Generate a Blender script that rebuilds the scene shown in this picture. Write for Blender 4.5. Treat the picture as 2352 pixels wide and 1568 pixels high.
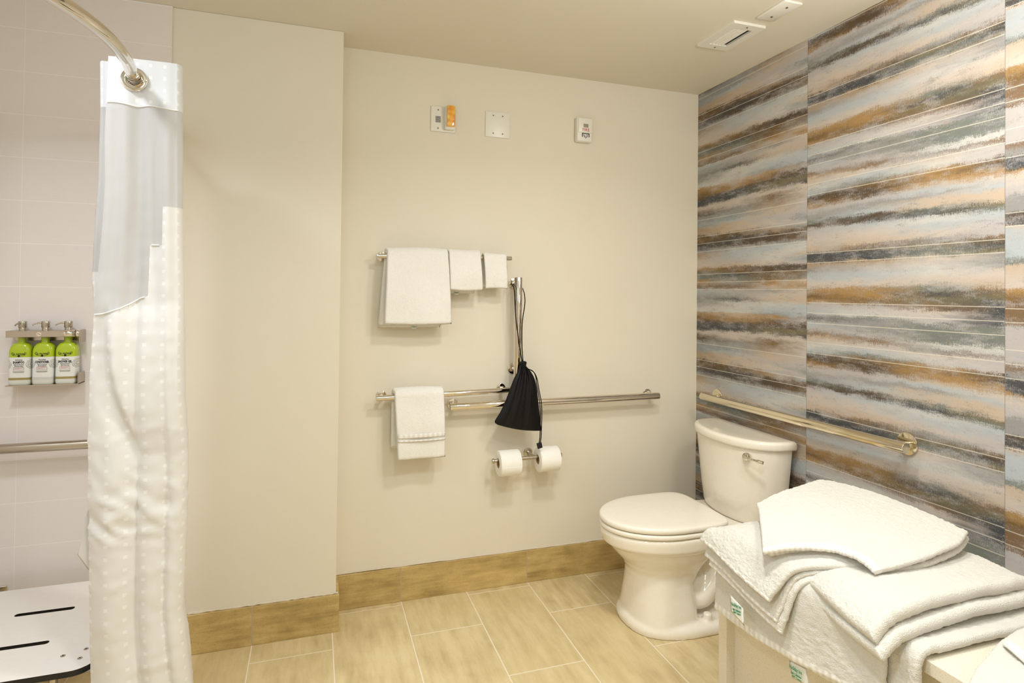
import bpy, bmesh, math, random
import numpy as np
from mathutils import Vector, Matrix, noise as mnoise

for o in list(bpy.data.objects):
    bpy.data.objects.remove(o)
SC = bpy.context.scene
COL = SC.collection
PI = math.pi

# ------------------------------------------------------------------ camera
cam_d = bpy.data.cameras.new('camera')
cam = bpy.data.objects.new('camera', cam_d)
COL.objects.link(cam)
cam_d.sensor_fit = 'HORIZONTAL'
cam_d.sensor_width = 36.0
cam_d.lens = 1367.763 / 2352 * 36.0
cam_d.shift_x = 0.0
cam_d.shift_y = (656.43 - 784.0) / 2352
cam_d.clip_start = 0.02
yaw, pitch, roll = math.radians(18.3157), math.radians(0.6967), math.radians(0.6164)
fw = Vector((math.sin(yaw)*math.cos(pitch), math.cos(yaw)*math.cos(pitch), math.sin(pitch)))
rt = Vector((math.cos(yaw), -math.sin(yaw), 0))
up = rt.cross(fw)
r2 = rt*math.cos(roll) + up*math.sin(roll)
u2 = -rt*math.sin(roll) + up*math.cos(roll)
mw = Matrix(((r2.x, u2.x, -fw.x, -1.92375), (r2.y, u2.y, -fw.y, -2.68937), (r2.z, u2.z, -fw.z, 1.37455), (0, 0, 0, 1)))
cam.matrix_world = mw
SC.camera = cam

# ------------------------------------------------------------------ light
wd = bpy.data.worlds.new('world'); SC.world = wd
wd.use_nodes = True
wd.node_tree.nodes['Background'].inputs[0].default_value = (1.0, 0.93, 0.82, 1)
wd.node_tree.nodes['Background'].inputs[1].default_value = 0.0
def area(name, loc, target, size, energy, color, shape='DISK', size_y=None, spread=180):
    d = bpy.data.lights.new(name, 'AREA'); d.shape = shape; d.size = size
    if size_y: d.size_y = size_y
    d.energy = energy; d.color = color; d.spread = math.radians(spread)
    o = bpy.data.objects.new(name, d); COL.objects.link(o); o.location = loc
    o.rotation_euler = (Vector(target) - Vector(loc)).to_track_quat('-Z', 'Y').to_euler()
    return o
def point(name, loc, radius, energy, color):
    d = bpy.data.lights.new(name, 'POINT'); d.shadow_soft_size = radius; d.energy = energy; d.color = color
    o = bpy.data.objects.new(name, d); COL.objects.link(o); o.location = loc; return o
def point(name, loc, radius, energy, color):
    d = bpy.data.lights.new(name, 'POINT'); d.shadow_soft_size = radius; d.energy = energy; d.color = color
    o = bpy.data.objects.new(name, d); COL.objects.link(o); o.location = loc; return o
area('ceiling_lamp', (-1.05, -1.45, 2.42), (-1.05, -1.45, 0), 0.20, 7.5, (0.97, 0.96, 0.92), spread=150)
point('ceiling_fill', (-0.60, -1.75, 2.10), 0.10, 13, (0.97, 0.96, 0.92))  # added out-of-view fill that brightens the right side of the ceiling
area('ceiling_lamp', (-1.60, -2.20, 2.42), (-1.60, -2.20, 0), 0.20, 7.5, (0.90, 0.96, 0.98), spread=150)
point('vanity_lamp', (-0.35, -2.95, 2.0), 0.12, 6, (0.96, 0.95, 0.93))
area('shower_lamp', (-2.75, -1.3, 2.42), (-2.75, -1.2, 0), 0.20, 5.2, (0.84, 0.90, 1.0), spread=130)
point('left_wall_fill', (-2.25, -2.25, 2.05), 0.20, 7.0, (0.46, 0.80, 1.0))  # added bluish fill that cools the upper left wall, not a fixture
SC.view_settings.view_transform = 'Standard'
SC.view_settings.look = 'None'
SC.view_settings.gamma = 1.0
SC.view_settings.use_curve_mapping = False
SC.view_settings.exposure = 0.76
SC.cycles.use_denoising = True
SC.cycles.max_bounces = 10
SC.cycles.diffuse_bounces = 6
SC.cycles.sample_clamp_indirect = 6.0

# ------------------------------------------------------------------ materials
def s2l(c):
    return tuple(((v/255)/12.92 if v/255 <= 0.04045 else ((v/255+0.055)/1.055)**2.4) for v in c) + (1.0,)
class NT:
    def __init__(s, name):
        s.m = bpy.data.materials.new(name); s.m.use_nodes = True
        s.t = s.m.node_tree; s.b = s.t.nodes['Principled BSDF']
    def n(s, typ, **kw):
        x = s.t.nodes.new(typ)
        for k, v in kw.items(): setattr(x, k, v)
        return x
    def put(s, sock, v):
        if isinstance(v, bpy.types.NodeSocket): s.t.links.new(v, sock)
        elif isinstance(v, (int, float)) and hasattr(sock.default_value, '__len__'): sock.default_value = (v, v, v, 1)[:len(sock.default_value)]
        else: sock.default_value = v
    def math(s, op, a, b=None, c=None, clamp=False):
        x = s.n('ShaderNodeMath', operation=op, use_clamp=clamp); s.put(x.inputs[0], a)
        if b is not None: s.put(x.inputs[1], b)
        if c is not None: s.put(x.inputs[2], c)
        return x.outputs[0]
    def mix(s, f, a, b, mode='MIX'):
        x = s.n('ShaderNodeMix', data_type='RGBA', blend_type=mode)
        s.put(x.inputs[0], f); s.put(x.inputs[6], a); s.put(x.inputs[7], b)
        return x.outputs[2]
    def pos(s):
        g = s.n('ShaderNodeNewGeometry'); x = s.n('ShaderNodeSeparateXYZ'); s.t.links.new(g.outputs['Position'], x.inputs[0])
        return g.outputs['Position'], x.outputs[0], x.outputs[1], x.outputs[2]
    def obj(s):
        g = s.n('ShaderNodeTexCoord'); x = s.n('ShaderNodeSeparateXYZ'); s.t.links.new(g.outputs['Object'], x.inputs[0])
        return g.outputs['Object'], x.outputs[0], x.outputs[1], x.outputs[2]
    def uv(s):
        g = s.n('ShaderNodeTexCoord'); x = s.n('ShaderNodeSeparateXYZ'); s.t.links.new(g.outputs['UV'], x.inputs[0])
        return g.outputs['UV'], x.outputs[0], x.outputs[1]
    def comb(s, a, b, c):
        x = s.n('ShaderNodeCombineXYZ'); s.put(x.inputs[0], a); s.put(x.inputs[1], b); s.put(x.inputs[2], c); return x.outputs[0]
    def noise(s, v, scale, detail=3, rough=0.5, dist=0.0):
        x = s.n('ShaderNodeTexNoise'); s.put(x.inputs['Vector'], v); x.inputs['Scale'].default_value = scale
        x.inputs['Detail'].default_value = detail; x.inputs['Roughness'].default_value = rough; x.inputs['Distortion'].default_value = dist
        return x.outputs['Fac']
    def ramp(s, f, stops, interp='LINEAR'):
        x = s.n('ShaderNodeValToRGB'); cr = x.color_ramp; cr.interpolation = interp
        e = cr.elements
        e[0].position = stops[0][0]; e[0].color = stops[0][1]
        e[1].position = stops[-1][0]; e[1].color = stops[-1][1]
        for p, c in stops[1:-1]:
            k = e.new(p); k.color = c
        s.put(x.inputs[0], f); return x.outputs[0]
    def bump(s, h, strength=0.3, dist=0.002, normal=None):
        x = s.n('ShaderNodeBump'); x.inputs['Strength'].default_value = strength; x.inputs['Distance'].default_value = dist
        s.put(x.inputs['Height'], h)
        if normal is not None: s.put(x.inputs['Normal'], normal)
        s.t.links.new(x.outputs[0], s.b.inputs['Normal']); return x.outputs[0]
    def set(s, **kw):
        for k, v in kw.items(): s.put(s.b.inputs[k.replace('_', ' ')], v)
        return s.m

def simple(name, rgb, rough=0.5, metal=0.0, **kw):
    n = NT(name); p = n.obj()[0]
    f = n.noise(p, 60, 2)
    c = s2l(rgb); d = tuple(v*0.94 for v in c[:3]) + (1,)
    n.set(Base_Color=n.mix(f, c, d), Roughness=rough, Metallic=metal)
    for k, v in kw.items(): n.put(n.b.inputs[k.replace('_', ' ')], v)
    return n.m

def m_paint():
    n = NT('wall_paint'); p, x, y, z = n.pos()
    f = n.noise(p, 3, 2); c = n.mix(f, s2l((226, 219, 203)), s2l((222, 214, 197)))
    n.set(Base_Color=c, Roughness=0.55)
    n.bump(n.noise(p, 260, 3, 0.6), 0.12, 0.0015)
    return n.m
def m_ceiling():
    n = NT('ceiling_paint'); p = n.pos()[0]
    n.set(Base_Color=n.mix(n.noise(p, 4, 2), s2l((224, 217, 202)), s2l((220, 212, 196))), Roughness=0.7)
    n.bump(n.noise(p, 220, 3, 0.6), 0.1, 0.0015)
    return n.m
def linedist(n, v, period, off):
    f = n.math('FRACT', n.math('DIVIDE', n.math('SUBTRACT', v, off), period))
    return n.math('MULTIPLY', n.math('MINIMUM', f, n.math('SUBTRACT', 1.0, f)), period)
def m_floor():
    n = NT('floor_tile'); p, x, y, z = n.pos()
    W, L = 0.298, 0.60
    col = n.math('FLOOR', n.math('DIVIDE', n.math('ADD', x, 1.54), W))
    off = n.math('MULTIPLY', n.math('FLOORED_MODULO', col, 2.0), 0.35)
    yy = n.math('ADD', n.math('ADD', y, 0.292), off)
    row = n.math('FLOOR', n.math('DIVIDE', yy, L))
    d = n.math('MINIMUM', linedist(n, x, W, -1.54), linedist(n, yy, L, 0.0))
    grout = n.math('LESS_THAN', d, 0.0021)
    wn = n.n('ShaderNodeTexWhiteNoise', noise_dimensions='2D'); n.put(wn.inputs['Vector'], n.comb(col, row, 0))
    rnd = wn.outputs['Value']
    sv = n.comb(n.math('ADD', x, n.math('MULTIPLY', rnd, 7.0)), n.math('ADD', n.math('MULTIPLY', y, 0.16), n.math('MULTIPLY', rnd, 3.0)), z)
    st = n.noise(sv, 26, 5, 0.62)
    cl = n.noise(p, 7, 4, 0.6)
    sp = n.noise(p, 180, 3, 0.6)
    base = n.ramp(n.math('ADD', n.math('MULTIPLY', st, 0.65), n.math('MULTIPLY', cl, 0.35)),
                  [(0.30, s2l((182, 162, 116))), (0.44, s2l((206, 186, 141))), (0.58, s2l((222, 204, 160))), (0.75, s2l((230, 215, 176)))])
    base = n.mix(n.math('MULTIPLY', rnd, 0.30), base, s2l((204, 180, 130)))
    base = n.mix(n.math('MULTIPLY', n.math('GREATER_THAN', sp, 0.62), 0.14), base, s2l((160, 140, 98)))
    c = n.mix(grout, base, s2l((236, 224, 204)))
    n.set(Base_Color=c, Roughness=n.math('ADD', 0.38, n.math('MULTIPLY', st, 0.15)))
    n.bump(n.math('ADD', n.math('MULTIPLY', grout, -1.0), n.math('MULTIPLY', sp, 0.08)), 0.4, 0.001)
    return n.m
def m_base(joints):
    n = NT('baseboard_tile'); p, x, y, z = n.pos()
    d = None
    for j in joints:
        k = n.math('ABSOLUTE', n.math('SUBTRACT', x, j))
        d = k if d is None else n.math('MINIMUM', d, k)
    idx = n.math('FLOOR', n.math('DIVIDE', n.math('ADD', x, 0.948), 0.594))
    sv = n.comb(n.math('ADD', n.math('MULTIPLY', x, 0.13), n.math('MULTIPLY', idx, 1.7)), y, z)
    st = n.noise(sv, 34, 5, 0.62); cl = n.noise(p, 9, 4, 0.6)
    base = n.ramp(n.math('ADD', n.math('MULTIPLY', st, 0.6), n.math('MULTIPLY', cl, 0.4)),
                  [(0.32, s2l((150, 128, 76))), (0.47, s2l((182, 156, 99))), (0.62, s2l((205, 179, 120)))])
    sp = n.noise(p, 180, 3, 0.6)
    base = n.mix(n.math('MULTIPLY', n.math('GREATER_THAN', sp, 0.6), 0.2), base, s2l((120, 100, 62)))
    g = n.math('LESS_THAN', d, 0.0022)
    c = n.mix(g, base, s2l((178, 158, 132)))
    n.set(Base_Color=c, Roughness=0.45)
    n.bump(n.math('SUBTRACT', n.math('MULTIPLY', sp, 0.1), g), 0.4, 0.001)
    return n.m
def m_shower_tile():
    n = NT('shower_wall_tile'); p, x, y, z = n.pos()
    row = n.math('FLOOR', n.math('DIVIDE', n.math('ADD', z, -0.022), 0.1508))
    off = n.math('MULTIPLY', n.math('FLOORED_MODULO', row, 2.0), 0.0)
    d = n.math('MINIMUM', linedist(n, z, 0.1508, 0.022), n.math('ADD', linedist(n, n.math('ADD', x, off), 0.594, -2.902), 0.0004))
    g = n.math('LESS_THAN', d, 0.0011)
    lin = n.noise(n.comb(n.math('MULTIPLY', x, 0.04), 0, z), 380, 3, 0.6)
    lin2 = n.noise(n.comb(x, 0, n.math('MULTIPLY', z, 0.06)), 420, 2, 0.6)
    t = n.math('ADD', n.math('MULTIPLY', lin, 0.6), n.math('MULTIPLY', lin2, 0.4))
    c = n.mix(t, s2l((232, 224, 220)), s2l((222, 213, 208)))
    c = n.mix(g, c, s2l((240, 234, 230)))
    n.set(Base_Color=c, Roughness=0.35)
    n.bump(n.math('ADD', n.math('MULTIPLY', t, 0.3), n.math('MULTIPLY', g, -0.6)), 0.35, 0.0012)
    return n.m

PALN = dict(lb=(180,187,192), w=(205,203,198), pk=(204,191,180), pe=(197,178,158), gy=(150,148,146), lv=(186,180,179),
            oc=(167,132,82), do=(118,90,50), db=(80,64,48), ch=(68,70,73), gg=(118,123,116), ol=(118,108,80), tn=(172,148,120), bg=(144,151,154), br=(126,100,72))
STATIONS = [
    ('c1',-0.028,"0.0217w 0.0722gy 0.1085gy 0.1701lb 0.1953br 0.2316tn 0.2498oc 0.2679gg 0.3005gg 0.3172ol 0.3405oc 0.3622pk 0.3984pk 0.4566tn 0.4856gy 0.5220ch 0.5453db 0.5729do 0.6056db 0.6239tn 0.6674tn 0.6857bg 0.7257bg 0.7543gy 0.7831db 0.8048br 0.8374pk 0.8589ch 0.8988ch 0.9349do 0.9927oc"),
    ('c1',-0.313,"0.0208w 0.0803w 0.1002ch 0.1233gy 0.1716lv 0.1961br 0.2259gy 0.2589gg 0.2955ch 0.3087do 0.3352do 0.3617pe 0.3916lv 0.4214lb 0.4645lb 0.4944gy 0.5110db 0.5476ch 0.5775db 0.6028do 0.6206pe 0.6772pe 0.6972lb 0.7205bg 0.7831gy 0.8226pk 0.8557pk 0.8721ch 0.9150ch 0.9481oc 0.9943pe"),
    ('c1',-0.548,"0.0074bg 0.0319lb 0.0899w 0.1020pe 0.1386pk 0.1691gy 0.1905pe 0.2211oc 0.2516do 0.2913do 0.3067db 0.3403db 0.3586pk 0.3862w 0.4107w 0.4718lb 0.4933gy 0.5147db 0.5546db 0.5913tn 0.6098lv 0.6374pk 0.6679lv 0.7079pe 0.8188do 0.8552pk 0.8795ol 0.9039ol 0.9282db 0.9588br 0.9831oc"),
    ('c1',-0.739,"0.0240lb 0.0722lb 0.0865pe 0.1262pe 0.1660pk 0.1944oc 0.2315pe 0.2513gy 0.2941br 0.3054db 0.3310db 0.3482lv 0.3823bg 0.4109pe 0.4394w 0.4764w 0.4935gy 0.5192br 0.5505db 0.5695do 0.5820bg 0.6105lv 0.6448bg 0.6791lv 0.8509pk 0.8707ch 0.8991ol 0.9219db 0.9530db 0.9701lv 0.9984gy"),
    ('c2',-0.756,"0.0147gy 0.0262lb 0.0797lv 0.1011oc 0.1274do 0.1671oc 0.1980pk 0.2598lb 0.2952gy 0.3305tn 0.3571ch 0.4012ch 0.4189pe 0.4808pk 0.5471lv 0.5736db 0.5915gg 0.6225gy 0.6800lv 0.7022oc 0.7243do 0.7510db 0.7820lb 0.8219w 0.8442pk 0.8840pe 0.9019br 0.9240lv 0.9595lb 0.9774gy 0.9995ch"),
    ('c2',-1.039,"0.0065gg 0.0302w 0.0777lv 0.1040do 0.1394oc 0.1786oc 0.2062pk 0.2572lb 0.2966lv 0.3358tn 0.3516ch 0.3831ch 0.4223br 0.4460pe 0.4932pk 0.5484lb 0.5721db 0.5941db 0.6153lb 0.6509gy 0.6904lv 0.7101db 0.7417db 0.7772do 0.7969gg 0.8247lb 0.8561pk 0.8798br 0.9178lv 0.9471gy 0.9826gy"),
    ('c2',-1.272,"0.0208lv 0.0563pk 0.0777br 0.1208ol 0.1490ch 0.1772gg 0.2195pk 0.2761w 0.3291pk 0.3681gg 0.3929ol 0.4282gy 0.4600pk 0.4953lb 0.5380w 0.5592ch 0.5840gg 0.6017pe 0.6406pe 0.6584gy 0.6797lb 0.7045pe 0.7293oc 0.7719oc 0.8074w 0.8358pk 0.8643gy 0.8927w 0.9070gg 0.9353gg 0.9851gg"),
    ('c2',-1.480,"0.1062ch 0.1378ol 0.1633br 0.1950pe 0.2553pk 0.2839gy 0.3347gy 0.3507ol 0.3729ch 0.3952db 0.4112br 0.4302lv 0.4811lv 0.5257lb 0.5448gg 0.5639ol 0.5829pe 0.6212pe 0.6468lb 0.6850pk 0.7042oc 0.7233oc 0.7488db 0.7730db 0.7902lv 0.8381lv 0.8637br 0.8766w 0.8957w 0.9116gg 0.9309gg"),
    ('c3',-1.513,"0.0947br 0.1197do 0.1664oc 0.1882pk 0.2755pe 0.2974gg 0.3254lb 0.4316lb 0.4536pe 0.4660ch 0.5098db 0.5254gy 0.5881gy 0.6068lv 0.6757pk 0.6995oc 0.7195ch 0.7647ch 0.7791gy 0.8229br 0.8419lv 0.8888lv"),
]
WLINES = {'c1': [0.7411, 0.6062, 0.5488, 0.4837, 0.2992, 0.2357, 0.1767], 'c2': [0.0915, 0.0264, 0.9628, 0.8419, 0.7736, 0.4016, 0.3411],
          'c3': [0.0853, 0.0233, 0.8992, 0.8357, 0.7705, 0.5178, 0.4574]}
def m_wallpaper():
    n = NT('striped_wallcovering'); p, x, y, z = n.pos()
    PER = 0.645
    # dry-brush distortion: fine vertical drag, and slow waviness along the wall
    drag = n.noise(n.comb(0, y, n.math('MULTIPLY', z, 0.10)), 170, 3, 0.7)
    grain = n.noise(n.comb(0, y, n.math('MULTIPLY', z, 0.8)), 330, 3, 0.75)
    wave = n.noise(n.comb(0, y, n.math('MULTIPLY', z, 4.0)), 11, 6, 0.72)
    sp = lambda q, k: n.math('MULTIPLY', n.math('SUBTRACT', q, 0.5), k)
    dz = n.math('ADD', sp(drag, 0.022), n.math('ADD', sp(grain, 0.044), sp(wave, 0.052)))
    v = n.math('FRACT', n.math('DIVIDE', n.math('ADD', z, dz), PER))
    vl = n.math('FRACT', n.math('DIVIDE', z, PER))
    # wobble where one station hands over to the next
    ymix = n.math('ADD', y, n.math('MULTIPLY', n.math('SUBTRACT', n.noise(n.comb(0, y, n.math('MULTIPLY', z, 7.0)), 9, 4, 0.65), 0.5), 0.34))
    cols = {}
    for c in ('c1', 'c2', 'c3'):
        st = [(yy, txt) for cc, yy, txt in STATIONS if cc == c]
        cur = None; py = None
        for yy, txt in st:
            stops = []
            for tok in txt.split():
                stops.append((float(tok[:6]), s2l(PALN[tok[6:]])))
            r = n.ramp(v, stops, 'EASE')
            if cur is None: cur = r
            else:
                f = n.math('DIVIDE', n.math('SUBTRACT', ymix, py), yy-py, clamp=True)
                f = n.math('SMOOTH_MIN', f, 1.0, 0.001)
                cur = n.mix(f, cur, r)
            py = yy
        m = None
        for l in WLINES[c]:
            dd = n.math('ABSOLUTE', n.math('SUBTRACT', vl, l))
            m = dd if m is None else n.math('MINIMUM', m, dd)
        cols[c] = (cur, n.math('LESS_THAN', m, 0.0021))
    in2 = n.math('LESS_THAN', y, -0.7425)
    in3 = n.math('LESS_THAN', y, -1.4845)
    c = n.mix(in3, n.mix(in2, cols['c1'][0], cols['c2'][0]), cols['c3'][0])
    ln = n.mix(in3, n.mix(in2, cols['c1'][1], cols['c2'][1]), cols['c3'][1])
    # dry-brushed veils of grey, blue and dark paint, broken up by fine grain, and faint vertical linen threads
    def veil(c, seed, sc, lo, gain, top, rgb):
        q = n.noise(n.comb(seed, y, n.math('MULTIPLY', z, 3.2)), sc, 6, 0.72)
        g = n.noise(n.comb(seed, y, n.math('MULTIPLY', z, 0.5)), 260, 3, 0.8)
        m = n.math('MULTIPLY', n.math('SUBTRACT', n.math('ADD', q, n.math('MULTIPLY', n.math('SUBTRACT', g, 0.5), 0.55)), lo), gain, clamp=True)
        return n.mix(n.math('MULTIPLY', m, top), c, s2l(rgb))
    c = veil(c, 1.7, 9, 0.49, 5.0, 0.68, (182, 178, 177))
    c = veil(c, 4.1, 12, 0.56, 5.0, 0.50, (160, 168, 174))
    c = veil(c, 7.9, 14, 0.58, 5.0, 0.55, (96, 90, 82))
    c = veil(c, 9.3, 15, 0.60, 5.0, 0.40, (176, 140, 98))
    c = veil(c, 12.4, 22, 0.64, 7.0, 0.50, (88, 80, 70))
    c = veil(c, 15.1, 20, 0.62, 7.0, 0.45, (204, 202, 198))
    thr = n.noise(n.comb(0, y, n.math('MULTIPLY', z, 0.02)), 900, 2, 0.5)
    c = n.mix(n.math('MULTIPLY', thr, 0.22), c, n.mix(1.0, c, (0.55, 0.55, 0.55, 1), 'MULTIPLY'))
    c = n.mix(1.0, c, (0.92, 0.92, 0.92, 1), 'MULTIPLY')
    c = n.mix(n.math('MULTIPLY', ln, 0.62), c, s2l((216, 209, 194)))
    seam = n.math('MINIMUM', n.math('ABSOLUTE', n.math('ADD', y, 0.7425)), n.math('ABSOLUTE', n.math('ADD', y, 1.4845)))
    c = n.mix(n.math('MULTIPLY', n.math('LESS_THAN', seam, 0.0010), 0.5), c, s2l((90, 84, 78)))
    n.set(Base_Color=c, Roughness=0.62)
    n.bump(thr, 0.15, 0.0008)
    return n.m
def m_terry(name, rgb=(250, 247, 241)):
    n = NT(name); p = n.obj()[0]
    lp = n.n('ShaderNodeTexVoronoi'); n.put(lp.inputs['Vector'], p); lp.inputs['Scale'].default_value = 420
    f = n.noise(p, 240, 4, 0.7)
    n.set(Base_Color=n.mix(f, s2l(rgb), tuple(v*0.93 for v in s2l(rgb)[:3]) + (1,)), Roughness=0.95, Sheen_Weight=0.25, Sheen_Roughness=0.6)
    n.bump(n.math('ADD', n.math('MULTIPLY', f, 1.2), n.math('MULTIPLY', lp.outputs['Distance'], 0.6)), 0.55, 0.005)
    return n.m
def m_hem():
    n = NT('woven_hem'); p, u, v = n.uv()
    w = n.math('SINE', n.math('MULTIPLY', u, 300.0))
    n.set(Base_Color=n.mix(n.math('MULTIPLY', n.math('ADD', w, 1.0), 0.5), s2l((240, 237, 232)), s2l((224, 220, 213))), Roughness=0.9)
    n.bump(n.math('ADD', w, n.math('MULTIPLY', n.noise(n.obj()[0], 700, 2), 1.5)), 0.4, 0.0015)
    return n.m
def m_curtain(name, rgb, trans, dots, alpha=1.0):
    n = NT(name); p, u, v = n.uv()
    weave = n.noise(n.comb(n.math('MULTIPLY', u, 1.0), n.math('MULTIPLY', v, 0.2), 0), 900, 2)
    c = n.mix(n.math('MULTIPLY', weave, 0.3), s2l(rgb), tuple(x*0.9 for x in s2l(rgb)[:3]) + (1,))
    if dots:
        fu = n.math('FRACT', n.math('DIVIDE', u, 0.043)); fv = n.math('FRACT', n.math('DIVIDE', v, 0.033))
        d = n.math('MULTIPLY', n.math('LESS_THAN', fu, 0.22), n.math('LESS_THAN', fv, 0.27))
        c = n.mix(d, n.mix(1.0, c, (0.98, 0.98, 0.98, 1), 'MULTIPLY'), s2l((240, 238, 235)))
        n.set(Roughness=n.math('SUBTRACT', 0.7, n.math('MULTIPLY', d, 0.35)))
    else:
        n.set(Roughness=0.7)
    n.set(Base_Color=c)
    tr = n.n('ShaderNodeBsdfTranslucent'); n.put(tr.inputs[0], s2l(rgb))
    mx = n.n('ShaderNodeMixShader'); mx.inputs[0].default_value = trans
    n.t.links.new(n.b.outputs[0], mx.inputs[1]); n.t.links.new(tr.outputs[0], mx.inputs[2])
    out = n.t.nodes['Material Output']
    last = mx.outputs[0]
    if alpha < 1.0:
        tp = n.n('ShaderNodeBsdfTransparent'); m2 = n.n('ShaderNodeMixShader'); m2.inputs[0].default_value = alpha
        n.t.links.new(tp.outputs[0], m2.inputs[1]); n.t.links.new(last, m2.inputs[2]); last = m2.outputs[0]
    n.t.links.new(last, out.inputs[0])
    return n.m
def m_bottle():
    n = NT('bottle_label_plastic'); p, x, y, z = n.obj()
    white = s2l((226, 226, 220)); green = s2l((172, 192, 28))
    c = n.mix(n.math('GREATER_THAN', z, 0.094), white, green)
    # scroll ornament rings at both label edges
    r = None
    for cx in (-0.036, 0.036):
        dx = n.math('SUBTRACT', x, cx); dz = n.math('SUBTRACT', z, 0.070)
        rr = n.math('SQRT', n.math('ADD', n.math('MULTIPLY', dx, dx), n.math('MULTIPLY', dz, dz)))
        r = rr if r is None else n.math('MINIMUM', r, rr)
    ring = n.math('GREATER_THAN', n.math('SINE', n.math('ADD', n.math('MULTIPLY', r, 1500.0), n.math('MULTIPLY', n.noise(p, 420, 2), 9.0))), -0.1)
    ring = n.math('MULTIPLY', ring, n.math('MULTIPLY', n.math('LESS_THAN', r, 0.0175), n.math('LESS_THAN', z, 0.091)))
    c = n.mix(n.math('MULTIPLY', ring, 0.6), c, s2l((120, 118, 106)))
    lo = n.math('LESS_THAN', z, 0.017)
    c = n.mix(lo, c, s2l((214, 214, 202)))
    n.set(Base_Color=c, Roughness=0.25, Coat_Weight=0.3)
    return n.m
def m_bench():
    n = NT('bench_solid_surface'); p = n.pos()[0]
    sp = n.noise(p, 320, 2, 0.6)
    n.set(Base_Color=n.mix(n.math('GREATER_THAN', sp, 0.6), s2l((230, 222, 204)), s2l((214, 203, 182))), Roughness=0.35)
    return n.m
def m_amber():
    n = NT('amber_lens'); p = n.obj()[0]
    vr = n.n('ShaderNodeTexVoronoi'); n.put(vr.inputs['Vector'], p); vr.inputs['Scale'].default_value = 48
    c = n.mix(vr.outputs['Distance'], s2l((255, 214, 90)), s2l((224, 128, 14)))
    n.set(Base_Color=c, Roughness=0.1, Coat_Weight=1.0)
    n.put(n.b.inputs['Subsurface Weight'], 0.2)
    n.bump(vr.outputs['Distance'], 0.8, 0.004)
    return n.m
def m_metal(name, rgb, rough, aniso=0.0):
    n = NT(name); p = n.obj()[0]
    f = n.noise(p, 40, 2)
    n.set(Base_Color=s2l(rgb), Metallic=1.0, Roughness=n.math('ADD', rough, n.math('MULTIPLY', f, 0.03)))
    return n.m
def m_bagcloth():
    n = NT('black_satin'); p, x, y, z = n.obj()
    f = n.noise(n.comb(n.math('MULTIPLY', x, 5), y, n.math('MULTIPLY', z, 0.7)), 14, 3)
    n.set(Base_Color=n.mix(f, (0.0025, 0.0024, 0.0026, 1), (0.006, 0.0055, 0.006, 1)), Roughness=0.42, Specular_IOR_Level=0.25)
    n.bump(f, 0.3, 0.006)
    return n.m

MAT = dict(paint=m_paint(), ceil=m_ceiling(), floor=m_floor(), base=m_base([-2.137, -1.542, -0.948, -0.354]), stile=m_shower_tile(), wall=m_wallpaper(),
    terry=m_terry('white_terry'), terry_pile=m_terry('cream_terry', (226, 222, 213)), hem=m_hem(),
    c_head=m_curtain('curtain_header_cloth', (226, 226, 228), 0.12, True), c_sheer=m_curtain('curtain_sheer_cloth', (222, 220, 218), 0.40, False, 0.90), c_body=m_curtain('curtain_dotted_cloth', (232, 229, 225), 0.18, True),
    bottle=m_bottle(), bench=m_bench(), amber=m_amber(),
    chrome=m_metal('polished_chrome', (222, 214, 202), 0.04), nickel=m_metal('polished_nickel', (230, 220, 198), 0.10), steel=m_metal('brushed_steel', (190, 180, 165), 0.24),
    bag=m_bagcloth(), black=simple('black_plastic', (14, 14, 15), 0.4), cord=simple('black_cord', (6, 6, 6), 0.8, Specular_IOR_Level=0.1),
    porcelain=simple('white_porcelain', (243, 236, 222), 0.08, Coat_Weight=0.6), seatp=simple('seat_plastic', (243, 237, 225), 0.16),
    plastic=simple('white_plastic', (234, 231, 222), 0.35), grey=simple('grey_plastic', (158, 152, 138), 0.5), dark=simple('dark_slot', (22, 22, 24), 0.6),
    red=simple('red_print', (196, 40, 36), 0.6), navy=simple('navy_print', (40, 42, 66), 0.6), green=simple('green_print', (30, 140, 92), 0.7), ink=simple('black_ink', (24, 24, 24), 0.7),
    pink=simple('pink_print', (196, 110, 110), 0.7), tan=simple('olive_band', (160, 142, 84), 0.5), palegrey=simple('pale_band', (206, 204, 196), 0.5), tagc=simple('tag_cloth', (240, 240, 234), 0.9),
    phenolic=simple('white_phenolic', (236, 230, 222), 0.3), core=simple('black_core', (14, 13, 16), 0.45),
    paper=simple('tissue_paper', (246, 243, 236), 0.95), card=simple('cardboard_core', (176, 146, 108), 0.9), screw=m_metal('screw_metal', (120, 116, 108), 0.3),
    caulk=simple('caulk', (214, 202, 182), 0.6), grille=simple('grille_dark', (70, 72, 66), 0.6))

# ------------------------------------------------------------------ mesh helpers
def link(name, me, mats, parent=None, smooth=True, base=None):
    for m in (mats if isinstance(mats, (list, tuple)) else [mats]): me.materials.append(MAT[m] if isinstance(m, str) else m)
    if smooth:
        me.polygons.foreach_set('use_smooth', [True]*len(me.polygons))
    o = bpy.data.objects.new(name, me); COL.objects.link(o)
    if parent is not None:
        o.parent = parent
        if base is None: base = parent
        if base is not False:
            wl = Vector(base.location); b = base.parent
            o.matrix_parent_inverse = Matrix.Translation(-worldloc(parent))
    return o
def worldloc(o):
    # parents here are unrotated; mesh parts hold world coordinates with identity transforms
    if o.parent is None: return Vector(o.location)
    return Vector((0, 0, 0)) if o.get('_w') else worldloc(o.parent)*0
def empty(name, loc, label, cat, group=None, rz=0.0):
    o = bpy.data.objects.new(name, None); COL.objects.link(o); o.location = loc; o.rotation_euler = (0, 0, rz)
    o.empty_display_size = 0.05
    tag(o, label, cat, group); return o
def tag(o, label, cat, group=None):
    o['label'] = label; o['category'] = cat
    if group: o['group'] = group
    return o
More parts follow.
